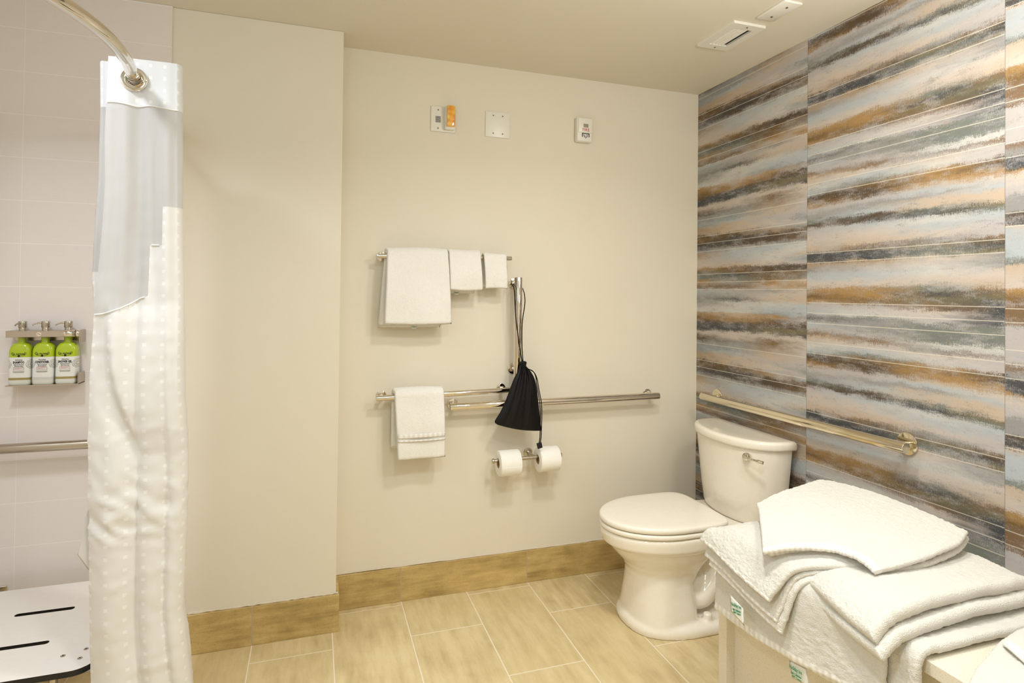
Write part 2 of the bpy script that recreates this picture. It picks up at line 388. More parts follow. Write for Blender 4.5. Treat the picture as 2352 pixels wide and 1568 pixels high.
def part(name, bm, mats, parent, smooth=True, sharp=35, local=False):
    """a mesh made in world coordinates (local=False) or in its parent's own coordinates (local=True)"""
    me = bpy.data.meshes.new(name)
    bmesh.ops.recalc_face_normals(bm, faces=bm.faces)
    if smooth and sharp:
        for e in bm.edges:
            if len(e.link_faces) == 2 and e.calc_face_angle(0) > math.radians(sharp): e.smooth = False
    bm.to_mesh(me); bm.free()
    for m in (mats if isinstance(mats, (list, tuple)) else [mats]): me.materials.append(MAT[m] if isinstance(m, str) else m)
    if smooth: me.polygons.foreach_set('use_smooth', [True]*len(me.polygons))
    o = bpy.data.objects.new(name, me); COL.objects.link(o)
    if parent is not None:
        o.parent = parent
        if not local and parent.type == 'EMPTY':
            o.matrix_parent_inverse = (Matrix.Translation(parent.location) @ Matrix.Rotation(parent.rotation_euler.z, 4, 'Z')).inverted()
    return o
def struct(name, bm, mats, smooth=False, kind='structure'):
    o = part(name, bm, mats, None, smooth); o['kind'] = kind; return o
def B(): return bmesh.new()
def box(bm, lo, hi, bev=0.0, seg=2, mi=0):
    vs = [bm.verts.new((x, y, z)) for x in (lo[0], hi[0]) for y in (lo[1], hi[1]) for z in (lo[2], hi[2])]
    fs = [(0, 1, 3, 2), (4, 6, 7, 5), (0, 4, 5, 1), (2, 3, 7, 6), (0, 2, 6, 4), (1, 5, 7, 3)]
    faces = [bm.faces.new([vs[i] for i in f]) for f in fs]
    for f in faces: f.material_index = mi
    if bev > 0:
        es = list({e for f in faces for e in f.edges})
        r = bmesh.ops.bevel(bm, geom=es, offset=bev, segments=seg, affect='EDGES', profile=0.5)
        for f in r['faces']: f.material_index = mi
    return bm
def ring_frame(d):
    d = Vector(d).normalized()
    a = Vector((0, 0, 1)) if abs(d.z) < 0.9 else Vector((1, 0, 0))
    u = d.cross(a).normalized(); return u, d.cross(u).normalized()
def tube(bm, pts, r, n=16, cap=True, mi=0):
    pts = [Vector(p) for p in pts]; rs = r if isinstance(r, (list, tuple)) else [r]*len(pts)
    rings = []; u = None
    for i, p in enumerate(pts):
        d = (pts[min(i+1, len(pts)-1)] - pts[max(i-1, 0)]).normalized()
        if u is None: u, w = ring_frame(d)
        else:
            u = (u - d*u.dot(d)).normalized(); w = d.cross(u)
        rings.append([bm.verts.new(p + (u*math.cos(2*PI*k/n) + w*math.sin(2*PI*k/n))*rs[i]) for k in range(n)])
    for a, b in zip(rings, rings[1:]):
        for k in range(n):
            f = bm.faces.new((a[k], a[(k+1) % n], b[(k+1) % n], b[k])); f.material_index = mi
    if cap:
        for rg in (rings[0], rings[-1]):
            f = bm.faces.new(rg); f.material_index = mi
    return bm
def cyl(bm, p0, p1, r, n=24, bev=0.0, mi=0):
    p0 = Vector(p0); p1 = Vector(p1); d = (p1-p0)
    if bev > 0:
        e = d.normalized()*bev
        return tube(bm, [p0, p0+e*0.3, p0+e, p1-e, p1-e*0.3, p1], [r-bev, r-bev*0.3, r, r, r-bev*0.3, r-bev], n, True, mi)
    return tube(bm, [p0, p1], r, n, True, mi)
def loft(bm, loops, mi=0, cap=True):
    rings = [[bm.verts.new(p) for p in l] for l in loops]; n = len(rings[0])
    for a, b in zip(rings, rings[1:]):
        for k in range(n):
            f = bm.faces.new((a[k], a[(k+1) % n], b[(k+1) % n], b[k])); f.material_index = mi
    if cap:
        for rg in (rings[0], rings[-1]):
            f = bm.faces.new(rg); f.material_index = mi
    return bm
def catmull(P, n, axis=0):
    P = np.moveaxis(np.asarray(P, float), axis, 0); m = len(P)
    Q = np.concatenate([[2*P[0]-P[1]], P, [2*P[-1]-P[-2]]])
    t = np.linspace(0, m-1, n); i = np.minimum(t.astype(int), m-2); f = (t-i)
    f = f.reshape((-1,)+(1,)*(P.ndim-1))
    a, b, c, d = Q[i], Q[i+1], Q[i+2], Q[i+3]
    R = 0.5*((2*b) + (c-a)*f + (2*a-5*b+4*c-d)*f*f + (3*b-a-3*c+d)*f**3)
    return np.moveaxis(R, 0, axis)
def nz(p, s, seed=0.0):
    return mnoise.noise(Vector((p[0]*s+seed, p[1]*s-seed*0.7, p[2]*s+seed*1.3)))
def grid_normals(G):
    du = np.gradient(G, axis=0); dv = np.gradient(G, axis=1)
    N = np.cross(du, dv); L = np.linalg.norm(N, axis=2, keepdims=True); return N/np.maximum(L, 1e-9)
def sheet(bm, G, th, coarse=0.0, fine=0.0, seed=1.0, cs=9.0, rim=True, hem=None, uvl=True):
    """thick cloth over a dense grid G (nu, nv, 3), rounded rim; hem = (first v index, material index)"""
    nu, nv = G.shape[:2]; N = grid_normals(G)
    if coarse or fine:
        D = np.zeros((nu, nv))
        for i in range(nu):
            for j in range(nv):
                p = G[i, j]; D[i, j] = coarse*nz(p, cs, seed) + fine*nz(p, 160.0, seed) + fine*0.7*nz(p, 60.0, seed)
        G = G + N*D[..., None]
    su = np.concatenate([[0], np.cumsum(np.linalg.norm(np.diff(G.mean(axis=1), axis=0), axis=1))])
    sv = np.concatenate([[0], np.cumsum(np.linalg.norm(np.diff(G.mean(axis=0), axis=0), axis=1))])
    H = np.full((nu, nv), th/2)
    if rim:
        e = np.minimum(np.minimum(su, su[-1]-su)[:, None], np.minimum(sv, sv[-1]-sv)[None, :])
        k = np.clip(e/(th*0.5), 0, 1); H = H*np.sqrt(np.maximum(1-(1-k)**2, 0.0))
    top = G + N*H[..., None]; bot = G - N*H[..., None]
    uvlay = bm.loops.layers.uv.verify()
    T = [[bm.verts.new(top[i, j]) for j in range(nv)] for i in range(nu)]
    edge = lambda i, j: rim and (i in (0, nu-1) or j in (0, nv-1))
    Bt = [[T[i][j] if edge(i, j) else bm.verts.new(bot[i, j]) for j in range(nv)] for i in range(nu)]
    def quad(vs, idx, mi):
        try: f = bm.faces.new(vs)
        except ValueError: return
        f.material_index = mi
        for lp, (i, j) in zip(f.loops, idx): lp[uvlay].uv = (su[i], sv[j])
    for i in range(nu-1):
        for j in range(nv-1):
            mi = hem[1] if hem and j >= hem[0] else 0
            idx = [(i, j), (i+1, j), (i+1, j+1), (i, j+1)]
            quad([T[a][b] for a, b in idx], idx, mi)
            quad([Bt[a][b] for a, b in idx[::-1]], idx[::-1], mi)
    if not rim:
        bd = [(i, 0) for i in range(nu)] + [(nu-1, j) for j in range(1, nv)] + [(i, nv-1) for i in range(nu-2, -1, -1)] + [(0, j) for j in range(nv-2, 0, -1)]
        for a, b in zip(bd, bd[1:]+bd[:1]):
            quad([T[a[0]][a[1]], Bt[a[0]][a[1]], Bt[b[0]][b[1]], T[b[0]][b[1]]], [a, a, b, b], 0)
    return bm
def text(name, body, size, loc, rot, mat, parent, width=None, local=False, shear=0.0, bold=0.0):
    cu = bpy.data.curves.new(name, 'FONT'); cu.body = body; cu.size = size; cu.align_x = 'CENTER'; cu.align_y = 'CENTER'
    cu.extrude = 0.00012; cu.resolution_u = 2; cu.shear = shear; cu.offset = bold
    o = bpy.data.objects.new(name, cu); COL.objects.link(o)
    dg = bpy.context.evaluated_depsgraph_get(); me = bpy.data.meshes.new_from_object(o.evaluated_get(dg))
    bpy.data.objects.remove(o); bpy.data.curves.remove(cu)
    if width:
        xs = [v.co.x for v in me.vertices]; k = width/max(1e-6, max(xs)-min(xs))
        for v in me.vertices: v.co.x *= k
    R = rot if isinstance(rot, Matrix) else (Matrix.Rotation(rot[2], 4, 'Z') @ Matrix.Rotation(rot[1], 4, 'Y') @ Matrix.Rotation(rot[0], 4, 'X'))
    me.transform(Matrix.Translation(loc) @ R)
    me.name = name
    me.materials.clear(); me.materials.append(MAT[mat])
    ob = bpy.data.objects.new(name, me); COL.objects.link(ob); ob.parent = parent
    if not local and parent.type == 'EMPTY': ob.matrix_parent_inverse = Matrix.Translation(-parent.location)
    return ob
def dup(root, loc, label, group=None):
    r = root.copy(); COL.objects.link(r); r.location = loc; r['label'] = label
    if group: r['group'] = group
    for ch in list(root.children):
        c = ch.copy(); COL.objects.link(c); c.parent = r; c.matrix_parent_inverse = ch.matrix_parent_inverse.copy()
        for g in list(ch.children):
            d = g.copy(); COL.objects.link(d); d.parent = c
    return r
FRONT = (PI/2, 0, 0)    # text on a surface that faces -y

# ------------------------------------------------------------------ room shell
H = 2.44; YF = -3.5; XL = -3.15; XS = -1.825; YS = -0.162
struct('floor', box(B(), (XL-0.1, YF-0.1, -0.1), (0.1, 0.1, 0)), 'floor')
struct('ceiling', box(B(), (XL-0.1, YF-0.1, H), (0.1, 0.1, H+0.1)), 'ceil')
struct('wall_back', box(B(), (XS, 0, 0), (0, 0.1, H)), 'paint')
struct('wall_left', box(B(), (XL-0.1, YS, 0), (XS, 0.1, H), 0.003, 2), 'paint')
struct('wall_right', box(B(), (0, YF-0.1, 0), (0.1, 0.1, H)), 'wall')
struct('wall_shower', box(B(), (XL, YS-0.012, 0), (-2.446, YS, H), 0.0015, 1), 'stile')
struct('wall_shower_side', box(B(), (XL-0.1, YF, 0), (XL, YS-0.012, H)), 'stile')
struct('wall_front', box(B(), (XL-0.1, YF-0.1, 0), (0, YF, H)), 'paint')
b = box(B(), (XS+0.012, -0.012, 0), (-0.003, 0, 0.150), 0.0015, 1)
struct('baseboard_back', b, 'base')
b = box(B(), (-2.40, YS-0.012, 0), (XS+0.012, YS, 0.150), 0.0015, 1); box(b, (XS, YS-0.001, 0), (XS+0.012, 0, 0.150), 0.001, 1)
struct('baseboard_left', b, 'base')
rr = random.Random(5)
def caulk(x0, x1, y, z):
    b = B(); pts = []
    n = 40
    for i in range(n+1):
        x = x0+(x1-x0)*i/n; pts.append((x, y+0.001, z + rr.uniform(-0.0012, 0.002)))
    tube(b, pts, [0.004+rr.uniform(-0.001, 0.0012) for _ in pts], 8); return b
struct('trim_1', caulk(XS+0.004, -0.006, -0.004, 0.153), 'caulk', True)
struct('trim_2', caulk(-2.36, XS+0.008, YS-0.004, 0.153), 'caulk', True)

# ------------------------------------------------------------------ bars
def bar_thing(name, label, cat, p0, p1, r, posts, wallax, wall, mat, fr=0.024, group=None):
    p0 = Vector(p0); p1 = Vector(p1)
    e = empty(name, (p0+p1)/2, label, cat, group)
    part('rail', cyl(B(), p0, p1, r, 28, r*0.12), mat, e)
    for t in posts:
        c = p0.lerp(p1, t); w = c.copy()
        n = Vector((0, 0, 0))
        if wallax == 'y': w.y = wall; n.y = -1
        else: w.x = wall; n.x = -1
        b = B(); cyl(b, w - n*0.0, c, 0.0085 if r > 0.01 else 0.006, 16)
        po = part('post', b, mat, e)
        b = B(); cyl(b, w, w + n*0.007, fr, 32, 0.002)
        part('flange', b, mat, e)
    return e
bar_thing('towel_bar', 'slim polished towel bar high on the cream wall holding three white towels', 'towel bar', (-1.668, -0.07, 1.530), (-1.061, -0.07, 1.535), 0.0105, (0.035, 0.965), 'y', 0, 'chrome', 0.021)
bar_thing('grab_bar', 'short horizontal chrome grab bar with a single white hand towel on it', 'grab bar', (-1.667, -0.07, 0.916), (-1.040, -0.07, 0.928), 0.0125, (0.045, 0.93), 'y', 0, 'chrome', 0.022)
bar_thing('grab_bar', 'long horizontal chrome grab bar passing behind the black bag on the cream wall', 'grab bar', (-1.344, -0.072, 0.863), (-0.274, -0.072, 0.867), 0.0175, (0.026, 0.976), 'y', 0, 'chrome', 0.025)
bar_thing('grab_bar', 'vertical chrome grab bar on the cream wall right of the towels', 'grab bar', (-1.026, -0.072, 1.448), (-1.026, -0.072, 0.985), 0.0185, (0.06, 0.93), 'y', 0, 'chrome', 0.026)
bar_thing('grab_bar', 'gold-toned shiny grab bar on the striped wall above the toilet tank', 'grab bar', (-0.07, -0.145, 0.868), (-0.07, -1.234, 0.878), 0.0185, (0.03, 0.955), 'x', 0, 'nickel', 0.038)
bar_thing('grab_bar', 'horizontal steel grab bar on the white shower tiles behind the curtain', 'grab bar', (-3.02, -0.23, 0.829), (-2.46, -0.23, 0.828), 0.0165, (0.05, 0.95), 'y', YS-0.012, 'steel', 0.03)

# ------------------------------------------------------------------ hanging towels
def u_profile(by, bz, br, front, back, th, bulge=0.0):
    """profile points (y, z) from the back hem over the bar to the front hem"""
    r = br + th/2 + 0.001; pts = []
    for k in range(7): pts.append((by + r*(1 - 0.12*k/6), bz - back*(1-k/6.0)))
    pts = [(by + r + 0.006*(1-k/6.0), bz - back*(1-k/6.0)) for k in range(6)]
    for k in range(9):
        a = -0.05 + PI*k/8*1.03
        pts.append((by + r*math.cos(a), bz + r*math.sin(a)))
    for k in range(1, 8): pts.append((by - r - bulge*math.sin(PI*k/7*0.9)*0.6 - bulge*0.4*k/7, bz - front*k/7.0))
    return pts
def hang_towel(name, label, group, x0t, x1t, x0b, x1b, by, bz, br, front, back, th, hemcurve=0.0, layers=2, seed=1.0, back_shift=0.0, band=None, nx=56, tagx=None, bulge=0.012, backdrop=0.0):
    e = empty(name, ((x0t+x1t)/2, by, bz), label, 'towel', group)
    b = B()
    for L in range(layers):
        f = front - 0.006*L; bk = back - 0.004*L
        prof = u_profile(by, bz, br + th*L*0.0 + (th+0.001)*L, f + (th*L), bk + th*L, th, bulge)
        prof = np.array(prof); n = len(prof)
        rows = []
        for k, (y, z) in enumerate(prof):
            t = max(0.0, (bz - z)/front); t = min(1.1, t)
            fr = k > n*0.5
            if fr: a = x0t + (x0b-x0t)*t; c = x1t + (x1b-x1t)*t
            else: a = x0t - back_shift*(0.3+t*0.7) + (x0b-x0t)*t; c = x1t - back_shift*t
            row = []
            for i in range(6):
                u = i/5.0; zz = z; yy = y
                if t > 0.05:
                    zz += -hemcurve*math.sin(PI*u)*t*(1 if fr else 0.3)
                    yy += (-0.004*math.sin(u*7+seed*3) * t) if fr else 0.0
                row.append((a + (c-a)*u, yy, zz - (backdrop*t if not fr else 0)))
            rows.append(row)
        G = np.array(rows).transpose(1, 0, 2)
        G = catmull(catmull(G, nx, 0), 96, 1)
        sheet(b, G, th, 0.007, 0.0012, seed + L)
    cl = part('cloth', b, ['terry', 'hem'], e, True, 0)
    if band:
        b = B()
        for (zt, hh) in band:
            t = (bz-zt)/front; a = x0t + (x0b-x0t)*t; c = x1t + (x1b-x1t)*t
            r = br + th/2 + 0.001 + (th+0.001)*(layers-1)
            yy = by - r - th/2 - bulge*0.75 - 0.006
            P = np.array([[(a + 0.002 + (c-a-0.004)*i/5.0, yy - 0.004*math.sin(i/5.0*7+seed*3)*t, zt + hh/2 - hh*j/2 - hemcurve*math.sin(PI*i/5.0)*t) for j in range(3)] for i in range(6)])
            sheet(b, catmull(catmull(P, 40, 0), 8, 1), 0.008, 0.001, 0.0)
        part('woven_band', b, 'hem', cl, True, 0)
    if tagx is not None:
        b = B(); zz = bz - back - backdrop - 0.008
        P = np.array([[(tagx + 0.024*i/3, by + br + th + 0.004, zz + 0.012 - 0.02*j/3) for j in range(4)] for i in range(4)])
        sheet(b, catmull(catmull(P, 8, 0), 8, 1), 0.0012)
        tg = part('care_tag', b, 'tagc', cl, True, 0)
        text('tag_print', 'Holiday Inn', 0.006, (tagx+0.012, by + br + th + 0.003, zz + 0.002), FRONT, 'green', tg, 0.018, bold=0.0002)
    return e
hang_towel('bath_towel', 'large white bath towel hanging at the left of the upper towel bar', 'white towels on the wall bars', -1.632, -1.364, -1.640, -1.349, -0.07, 1.531, 0.0105, 0.288, 0.304, 0.013, 0.004, 2, 1.0, 0.018, tagx=-1.515, bulge=0.016)
hang_towel('hand_towel', 'small white towel hanging in the middle of the upper towel bar', 'white towels on the wall bars', -1.362, -1.216, -1.357, -1.208, -0.07, 1.533, 0.0105, 0.140, 0.153, 0.012, 0.004, 2, 2.3, 0.012, nx=40, tagx=-1.325, bulge=0.010)
hang_towel('washcloth', 'narrow white washcloth hanging at the right end of the upper towel bar', 'white towels on the wall bars', -1.199, -1.089, -1.190, -1.085, -0.07, 1.534, 0.0105, 0.140, 0.130, 0.011, -0.002, 1, 3.1, 0.004, nx=32, bulge=0.008)
hang_towel('hand_towel', 'white hand towel with woven bands hanging on the short lower grab bar', 'white towels on the wall bars', -1.592, -1.376, -1.578, -1.371, -0.07, 0.920, 0.0125, 0.258, 0.226, 0.013, 0.004, 2, 4.7, 0.020, band=[(0.758, 0.018), (0.738, 0.008)], nx=48, bulge=0.010)

# ------------------------------------------------------------------ drawstring bag
e = empty('drawstring_bag', (-1.03, -0.12, 1.045), 'black satin drawstring bag hanging from the vertical grab bar', 'bag')
rows = [((-1.027, 1.050), (-1.006, 1.049)), ((-1.044, 1.014), (-0.975, 1.013)), ((-1.061, 0.983), (-0.957, 0.978)), ((-1.079, 0.940), (-0.947, 0.934)),
        ((-1.099, 0.890), (-0.941, 0.883)), ((-1.125, 0.838), (-0.934, 0.822)), ((-1.150, 0.800), (-0.927, 0.762)), ((-1.138, 0.784), (-0.924, 0.744))]
thk = [0.016, 0.026, 0.034, 0.040, 0.044, 0.040, 0.024, 0.006]
NU, NV = 90, 70
Lp = catmull(np.array([[a[0], a[1]] for a, c in rows]), NV); Rp = catmull(np.array([[c[0], c[1]] for a, c in rows]), NV); TH = catmull(np.array(thk).reshape(-1, 1), NV)[:, 0]
b = B(); F = []; K = []
for j in range(NV):
    fr, bk = [], []
    v = j/(NV-1)
    for i in range(NU):
        u = i/(NU-1); x = Lp[j, 0] + (Rp[j, 0]-Lp[j, 0])*u; z = Lp[j, 1] + (Rp[j, 1]-Lp[j, 1])*u - 0.010*math.sin(PI*u)*max(0, v-0.6)*2.2*(1 if v > 0.6 else 0)
        pr = math.sqrt(max(0.0, 1-(2*u-1)**2))
        fold = (math.sin(u*19+0.6) * 0.0050 + math.sin(u*34+1.9+v*2)*0.0028) * (1-v)**0.6 * pr * min(1, v*4+0.3)
        h = TH[j]*0.5*pr
        yc = -0.128 + 0.012*(1-v)
        fr.append(b.verts.new((x, yc - h - fold, z))); bk.append(b.verts.new((x, yc + h*0.65, z)) if 0 < i < NU-1 else None)
    for i in (0, NU-1): bk[i] = fr[i]
    F.append(fr); K.append(bk)
for j in range(NV-1):
    for i in range(NU-1):
        for g, flip in ((F, 0), (K, 1)):
            q = [g[j][i], g[j][i+1], g[j+1][i+1], g[j+1][i]]; q = list(dict.fromkeys(q))
            if len(q) > 2:
                try: b.faces.new(q[::-1] if flip else q)
                except ValueError: pass
for j in (0, NV-1):
    for i in range(NU-1):
        q = list(dict.fromkeys([F[j][i], F[j][i+1], K[j][i+1], K[j][i]]))
        if len(q) > 2:
            try: b.faces.new(q)
            except ValueError: pass
body = part('pouch', b, 'bag', e, True, 0)
b = B()
for k in range(14):   # gathered ruffle where the cord closes the mouth
    a = 2*PI*k/14; tube(b, [(-1.016+0.010*math.cos(a), -0.118+0.010*math.sin(a), 1.040), (-1.016+0.014*math.cos(a), -0.118+0.013*math.sin(a), 1.056+0.004*math.sin(k*5)), (-1.016+0.008*math.cos(a), -0.118+0.009*math.sin(a), 1.062)], 0.0042, 8)
part('gathered_neck', b, 'bag', body)
def curve3(pts, n=30): return [tuple(p) for p in catmull(np.array(pts), n)]
b = B(); tube(b, curve3([(-1.026, -0.040, 1.413), (-1.050, -0.062, 1.413), (-1.053, -0.094, 1.385), (-1.046, -0.098, 1.266), (-1.029, -0.102, 1.138), (-1.017, -0.114, 1.055)], 40), 0.0022, 8)
part('cord', b, 'cord', e)
b = B(); tube(b, curve3([(-1.026, -0.040, 1.413), (-1.003, -0.060, 1.400), (-0.999, -0.090, 1.340), (-1.014, -0.098, 1.240), (-1.016, -0.103, 1.138), (-1.014, -0.114, 1.055)], 40), 0.0022, 8)
part('cord', b, 'cord', e)
b = B(); tube(b, curve3([(-1.000, -0.128, 1.030), (-0.978, -0.142, 1.022), (-0.966, -0.150, 1.000), (-0.960, -0.152, 0.960), (-0.946, -0.160, 0.860), (-0.941, -0.150, 0.740), (-0.941, -0.140, 0.690)], 50), 0.0021, 8)
tube(b, curve3([(-1.002, -0.128, 1.034), (-0.972, -0.142, 1.016), (-0.958, -0.150, 0.985), (-0.950, -0.152, 0.940), (-0.938, -0.160, 0.860), (-0.935, -0.150, 0.740), (-0.935, -0.140, 0.690)], 50), 0.0021, 8)
part('drawcord', b, 'cord', e)
b = box(B(), (-0.951, -0.144, 0.667), (-0.927, -0.136, 0.694), 0.002, 2)
bmesh.ops.rotate(b, verts=b.verts, cent=(-0.939, -0.14, 0.68), matrix=Matrix.Rotation(math.radians(-14), 3, 'Y'))
part('cord_toggle', b, 'black', e)

# ------------------------------------------------------------------ toilet paper
e = empty('toilet_paper_holder', (-0.96, -0.05, 0.615), 'double brushed steel toilet paper holder on the cream wall', 'toilet paper holder')
part('rail', cyl(B(), (-1.142, -0.092, 0.612), (-0.818, -0.092, 0.616), 0.0078, 20), 'steel', e)
part('end_knob', cyl(B(), (-1.150, -0.092, 0.612), (-1.140, -0.092, 0.612), 0.0115, 24, 0.002), 'steel', e)
part('end_knob', cyl(B(), (-0.820, -0.092, 0.616), (-0.810, -0.092, 0.616), 0.0115, 24, 0.002), 'steel', e)
part('post', cyl(B(), (-0.9454, 0, 0.615), (-0.9454, -0.092, 0.615), 0.0085, 20), 'steel', e)
part('flange', cyl(B(), (-0.9454, 0, 0.615), (-0.9454, -0.008, 0.615), 0.021, 32, 0.002), 'steel', e)
def roll():
    e = empty('toilet_roll', (0, 0, 0), '', 'toilet roll', None)
    b = B(); n = 48; w = 0.050; R = 0.057; r = 0.0215
    prof = [(-w+0.002, r), (-w, r+0.002), (-w, R-0.004), (-w+0.002, R-0.001), (-w+0.005, R), (w-0.005, R), (w-0.002, R-0.001), (w, R-0.004), (w, r+0.002), (w-0.002, r)]
    rings = [[b.verts.new((x, q*math.cos(2*PI*k/n), q*math.sin(2*PI*k/n))) for k in range(n)] for x, q in prof]
    for a, c in zip(rings, rings[1:]+rings[:1]):
        for k in range(n): b.faces.new((a[k], a[(k+1) % n], c[(k+1) % n], c[k]))
    part('paper', b, 'paper', e, local=True)
    b = B(); P = []
    for k in range(7):
        a = PI + 0.05 + 0.95*k/6.0
        P.append([(x, (R+0.0012+0.0004*k)*math.cos(a), (R+0.0012+0.0004*k)*math.sin(a)) for x in np.linspace(-w+0.002, w-0.002, 4)])
    sheet(b, catmull(catmull(np.array(P), 24, 0), 16, 1), 0.0012, 0.0006, 0.0002)
    part('loose_sheet', b, 'paper', e, local=True)
    b = B(); rr_ = r - 0.0005
    rings = [[b.verts.new((x, q*math.cos(2*PI*k/n), q*math.sin(2*PI*k/n))) for k in range(n)] for x, q in ((-w+0.001, rr_), (w-0.001, rr_), (w-0.001, rr_-0.0015), (-w+0.001, rr_-0.0015))]
    for a, c in zip(rings, rings[1:]+rings[:1]):
        for k in range(n): b.faces.new((a[k], a[(k+1) % n], c[(k+1) % n], c[k]))
    part('cardboard_core', b, 'card', e, local=True)
    return e
R1 = roll(); R1.location = (-1.072, -0.092, 0.600); R1['label'] = 'left toilet paper roll on the double holder, lower sheet edge hanging'; R1['group'] = 'toilet rolls on the double holder'
R2 = dup(R1, (-0.880, -0.092, 0.603), 'right toilet paper roll on the double holder, below the black bag cord'); R2.rotation_euler = (2.3, 0, 0)

# ------------------------------------------------------------------ wall devices
def screw_y(b, x, z, y, r=0.0035):
    cyl(b, (x, y, z), (x, y-0.0012, z), r, 14, 0.0004)
e = empty('alarm_strobe', (-1.376, 0, 2.165), 'white wall alarm plate with an amber strobe lens, high on the cream wall', 'alarm')
part('backplate', box(B(), (-1.433, -0.007, 2.109), (-1.318, 0, 2.225), 0.004, 2), 'plastic', e)
part('lens_housing', box(B(), (-1.372, -0.034, 2.116), (-1.325, -0.006, 2.222), 0.007, 3), 'plastic', e)
part('lens', box(B(), (-1.366, -0.052, 2.127), (-1.329, -0.030, 2.222), 0.004, 2), 'amber', e)
b = B()
for k in range(7): box(b, (-1.412, -0.0076, 2.151+k*0.0042), (-1.388, -0.0066, 2.1535+k*0.0042))
part('speaker_grille', b, 'grille', e, False)
for z in (2.208, 2.124):
    b = B(); screw_y(b, -1.400, z, -0.007); part('screw', b, 'screw', e)
e = empty('blank_wall_plate', (-1.114, 0, 2.168), 'square white blank wall plate with four screws, between the two alarms', 'wall plate')
part('plate', box(B(), (-1.175, -0.006, 2.108), (-1.054, 0, 2.229), 0.003, 2), 'plastic', e)
for x in (-1.137, -1.091):
    for z in (2.210, 2.126):
        b = B(); screw_y(b, x, z, -0.006); part('screw', b, 'screw', e)
e = empty('fire_alarm', (-0.676, 0, 2.182), 'small white rounded fire alarm with red lettering on the cream wall', 'fire alarm')
part('case', box(B(), (-0.718, -0.034, 2.121), (-0.634, 0, 2.242), 0.009, 4), 'plastic', e)
b = box(B(), (-0.712, -0.038, 2.166), (-0.638, -0.03, 2.236), 0.003, 2); part('cover', b, 'plastic', e)
part('sensor_window', box(B(), (-0.686, -0.0388, 2.190), (-0.660, -0.037, 2.208), 0.0005, 1), 'grey', e)
text('fire_lettering', 'FIRE', 0.021, (-0.673, -0.0386, 2.178), FRONT, 'red', e, 0.036)
b = B()
box(b, (-0.692, -0.0352, 2.144), (-0.688, -0.0338, 2.163)); box(b, (-0.656, -0.0352, 2.144), (-0.652, -0.0338, 2.163)); box(b, (-0.692, -0.0352, 2.159), (-0.652, -0.0338, 2.163))
tube(b, [(-0.684, -0.0344, 2.156), (-0.680, -0.0344, 2.146), (-0.672, -0.0344, 2.139), (-0.664, -0.0344, 2.146), (-0.660, -0.0344, 2.156)], 0.0014, 6)
tube(b, [(-0.678, -0.0344, 2.154), (-0.674, -0.0344, 2.146), (-0.668, -0.0344, 2.148), (-0.666, -0.0344, 2.156)], 0.001, 6)
part('emblem', b, 'navy', e)

# ------------------------------------------------------------------ ceiling plates
e = empty('exhaust_vent', (-0.322, -0.662, H), 'white louvred exhaust vent in the ceiling near the striped wall', 'vent')
x0, x1, y0, y1 = -0.397, -0.248, -0.780, -0.545; ix0, ix1, iy0, iy1 = -0.365, -0.281, -0.742, -0.583
b = B(); zt = H - 0.010
for lo, hi in (((x0, y0), (ix0, y1)), ((ix1, y0), (x1, y1)), ((ix0, y0), (ix1, iy0)), ((ix0, iy1), (ix1, y1))): box(b, (lo[0], lo[1], zt), (hi[0], hi[1], H))
part('frame', b, 'plastic', e, False)
part('duct_back', box(B(), (ix0, iy0, H-0.0015), (ix1, iy1, H)), 'dark', e, False)
for k in range(4):
    xx = ix0 + 0.001 + k*0.0152
    b = B(); vs = [(xx, iy0, H-0.0025), (xx+0.0140, iy0, H-0.0100), (xx+0.0152, iy0, H-0.0096), (xx+0.0012, iy0, H-0.0020)]
    lo = [b.verts.new(v) for v in vs]; hi = [b.verts.new((v[0], iy1, v[2])) for v in vs]
    for i in range(4): b.faces.new((lo[i], lo[(i+1) % 4], hi[(i+1) % 4], hi[i]))
    b.faces.new(lo); b.faces.new(hi); part('louvre', b, 'plastic', e, False)
for yy in (-0.762, -0.563):
    b = B(); cyl(b, (-0.322, yy, zt), (-0.322, yy, zt-0.0014), 0.0035, 14); part('screw', b, 'screw', e)
e = empty('ceiling_blank_plate', (-0.298, -0.905, H), 'plain white rectangular plate with two screws, at the top edge of the ceiling', 'ceiling plate')
part('plate', box(B(), (-0.338, -0.980, H-0.010), (-0.259, -0.836, H), 0.003, 2), 'plastic', e)
for yy in (-0.945, -0.868):
    b = B(); cyl(b, (-0.298, yy, H-0.010), (-0.298, yy, H-0.0118), 0.0042, 14); part('screw', b, 'screw', e)

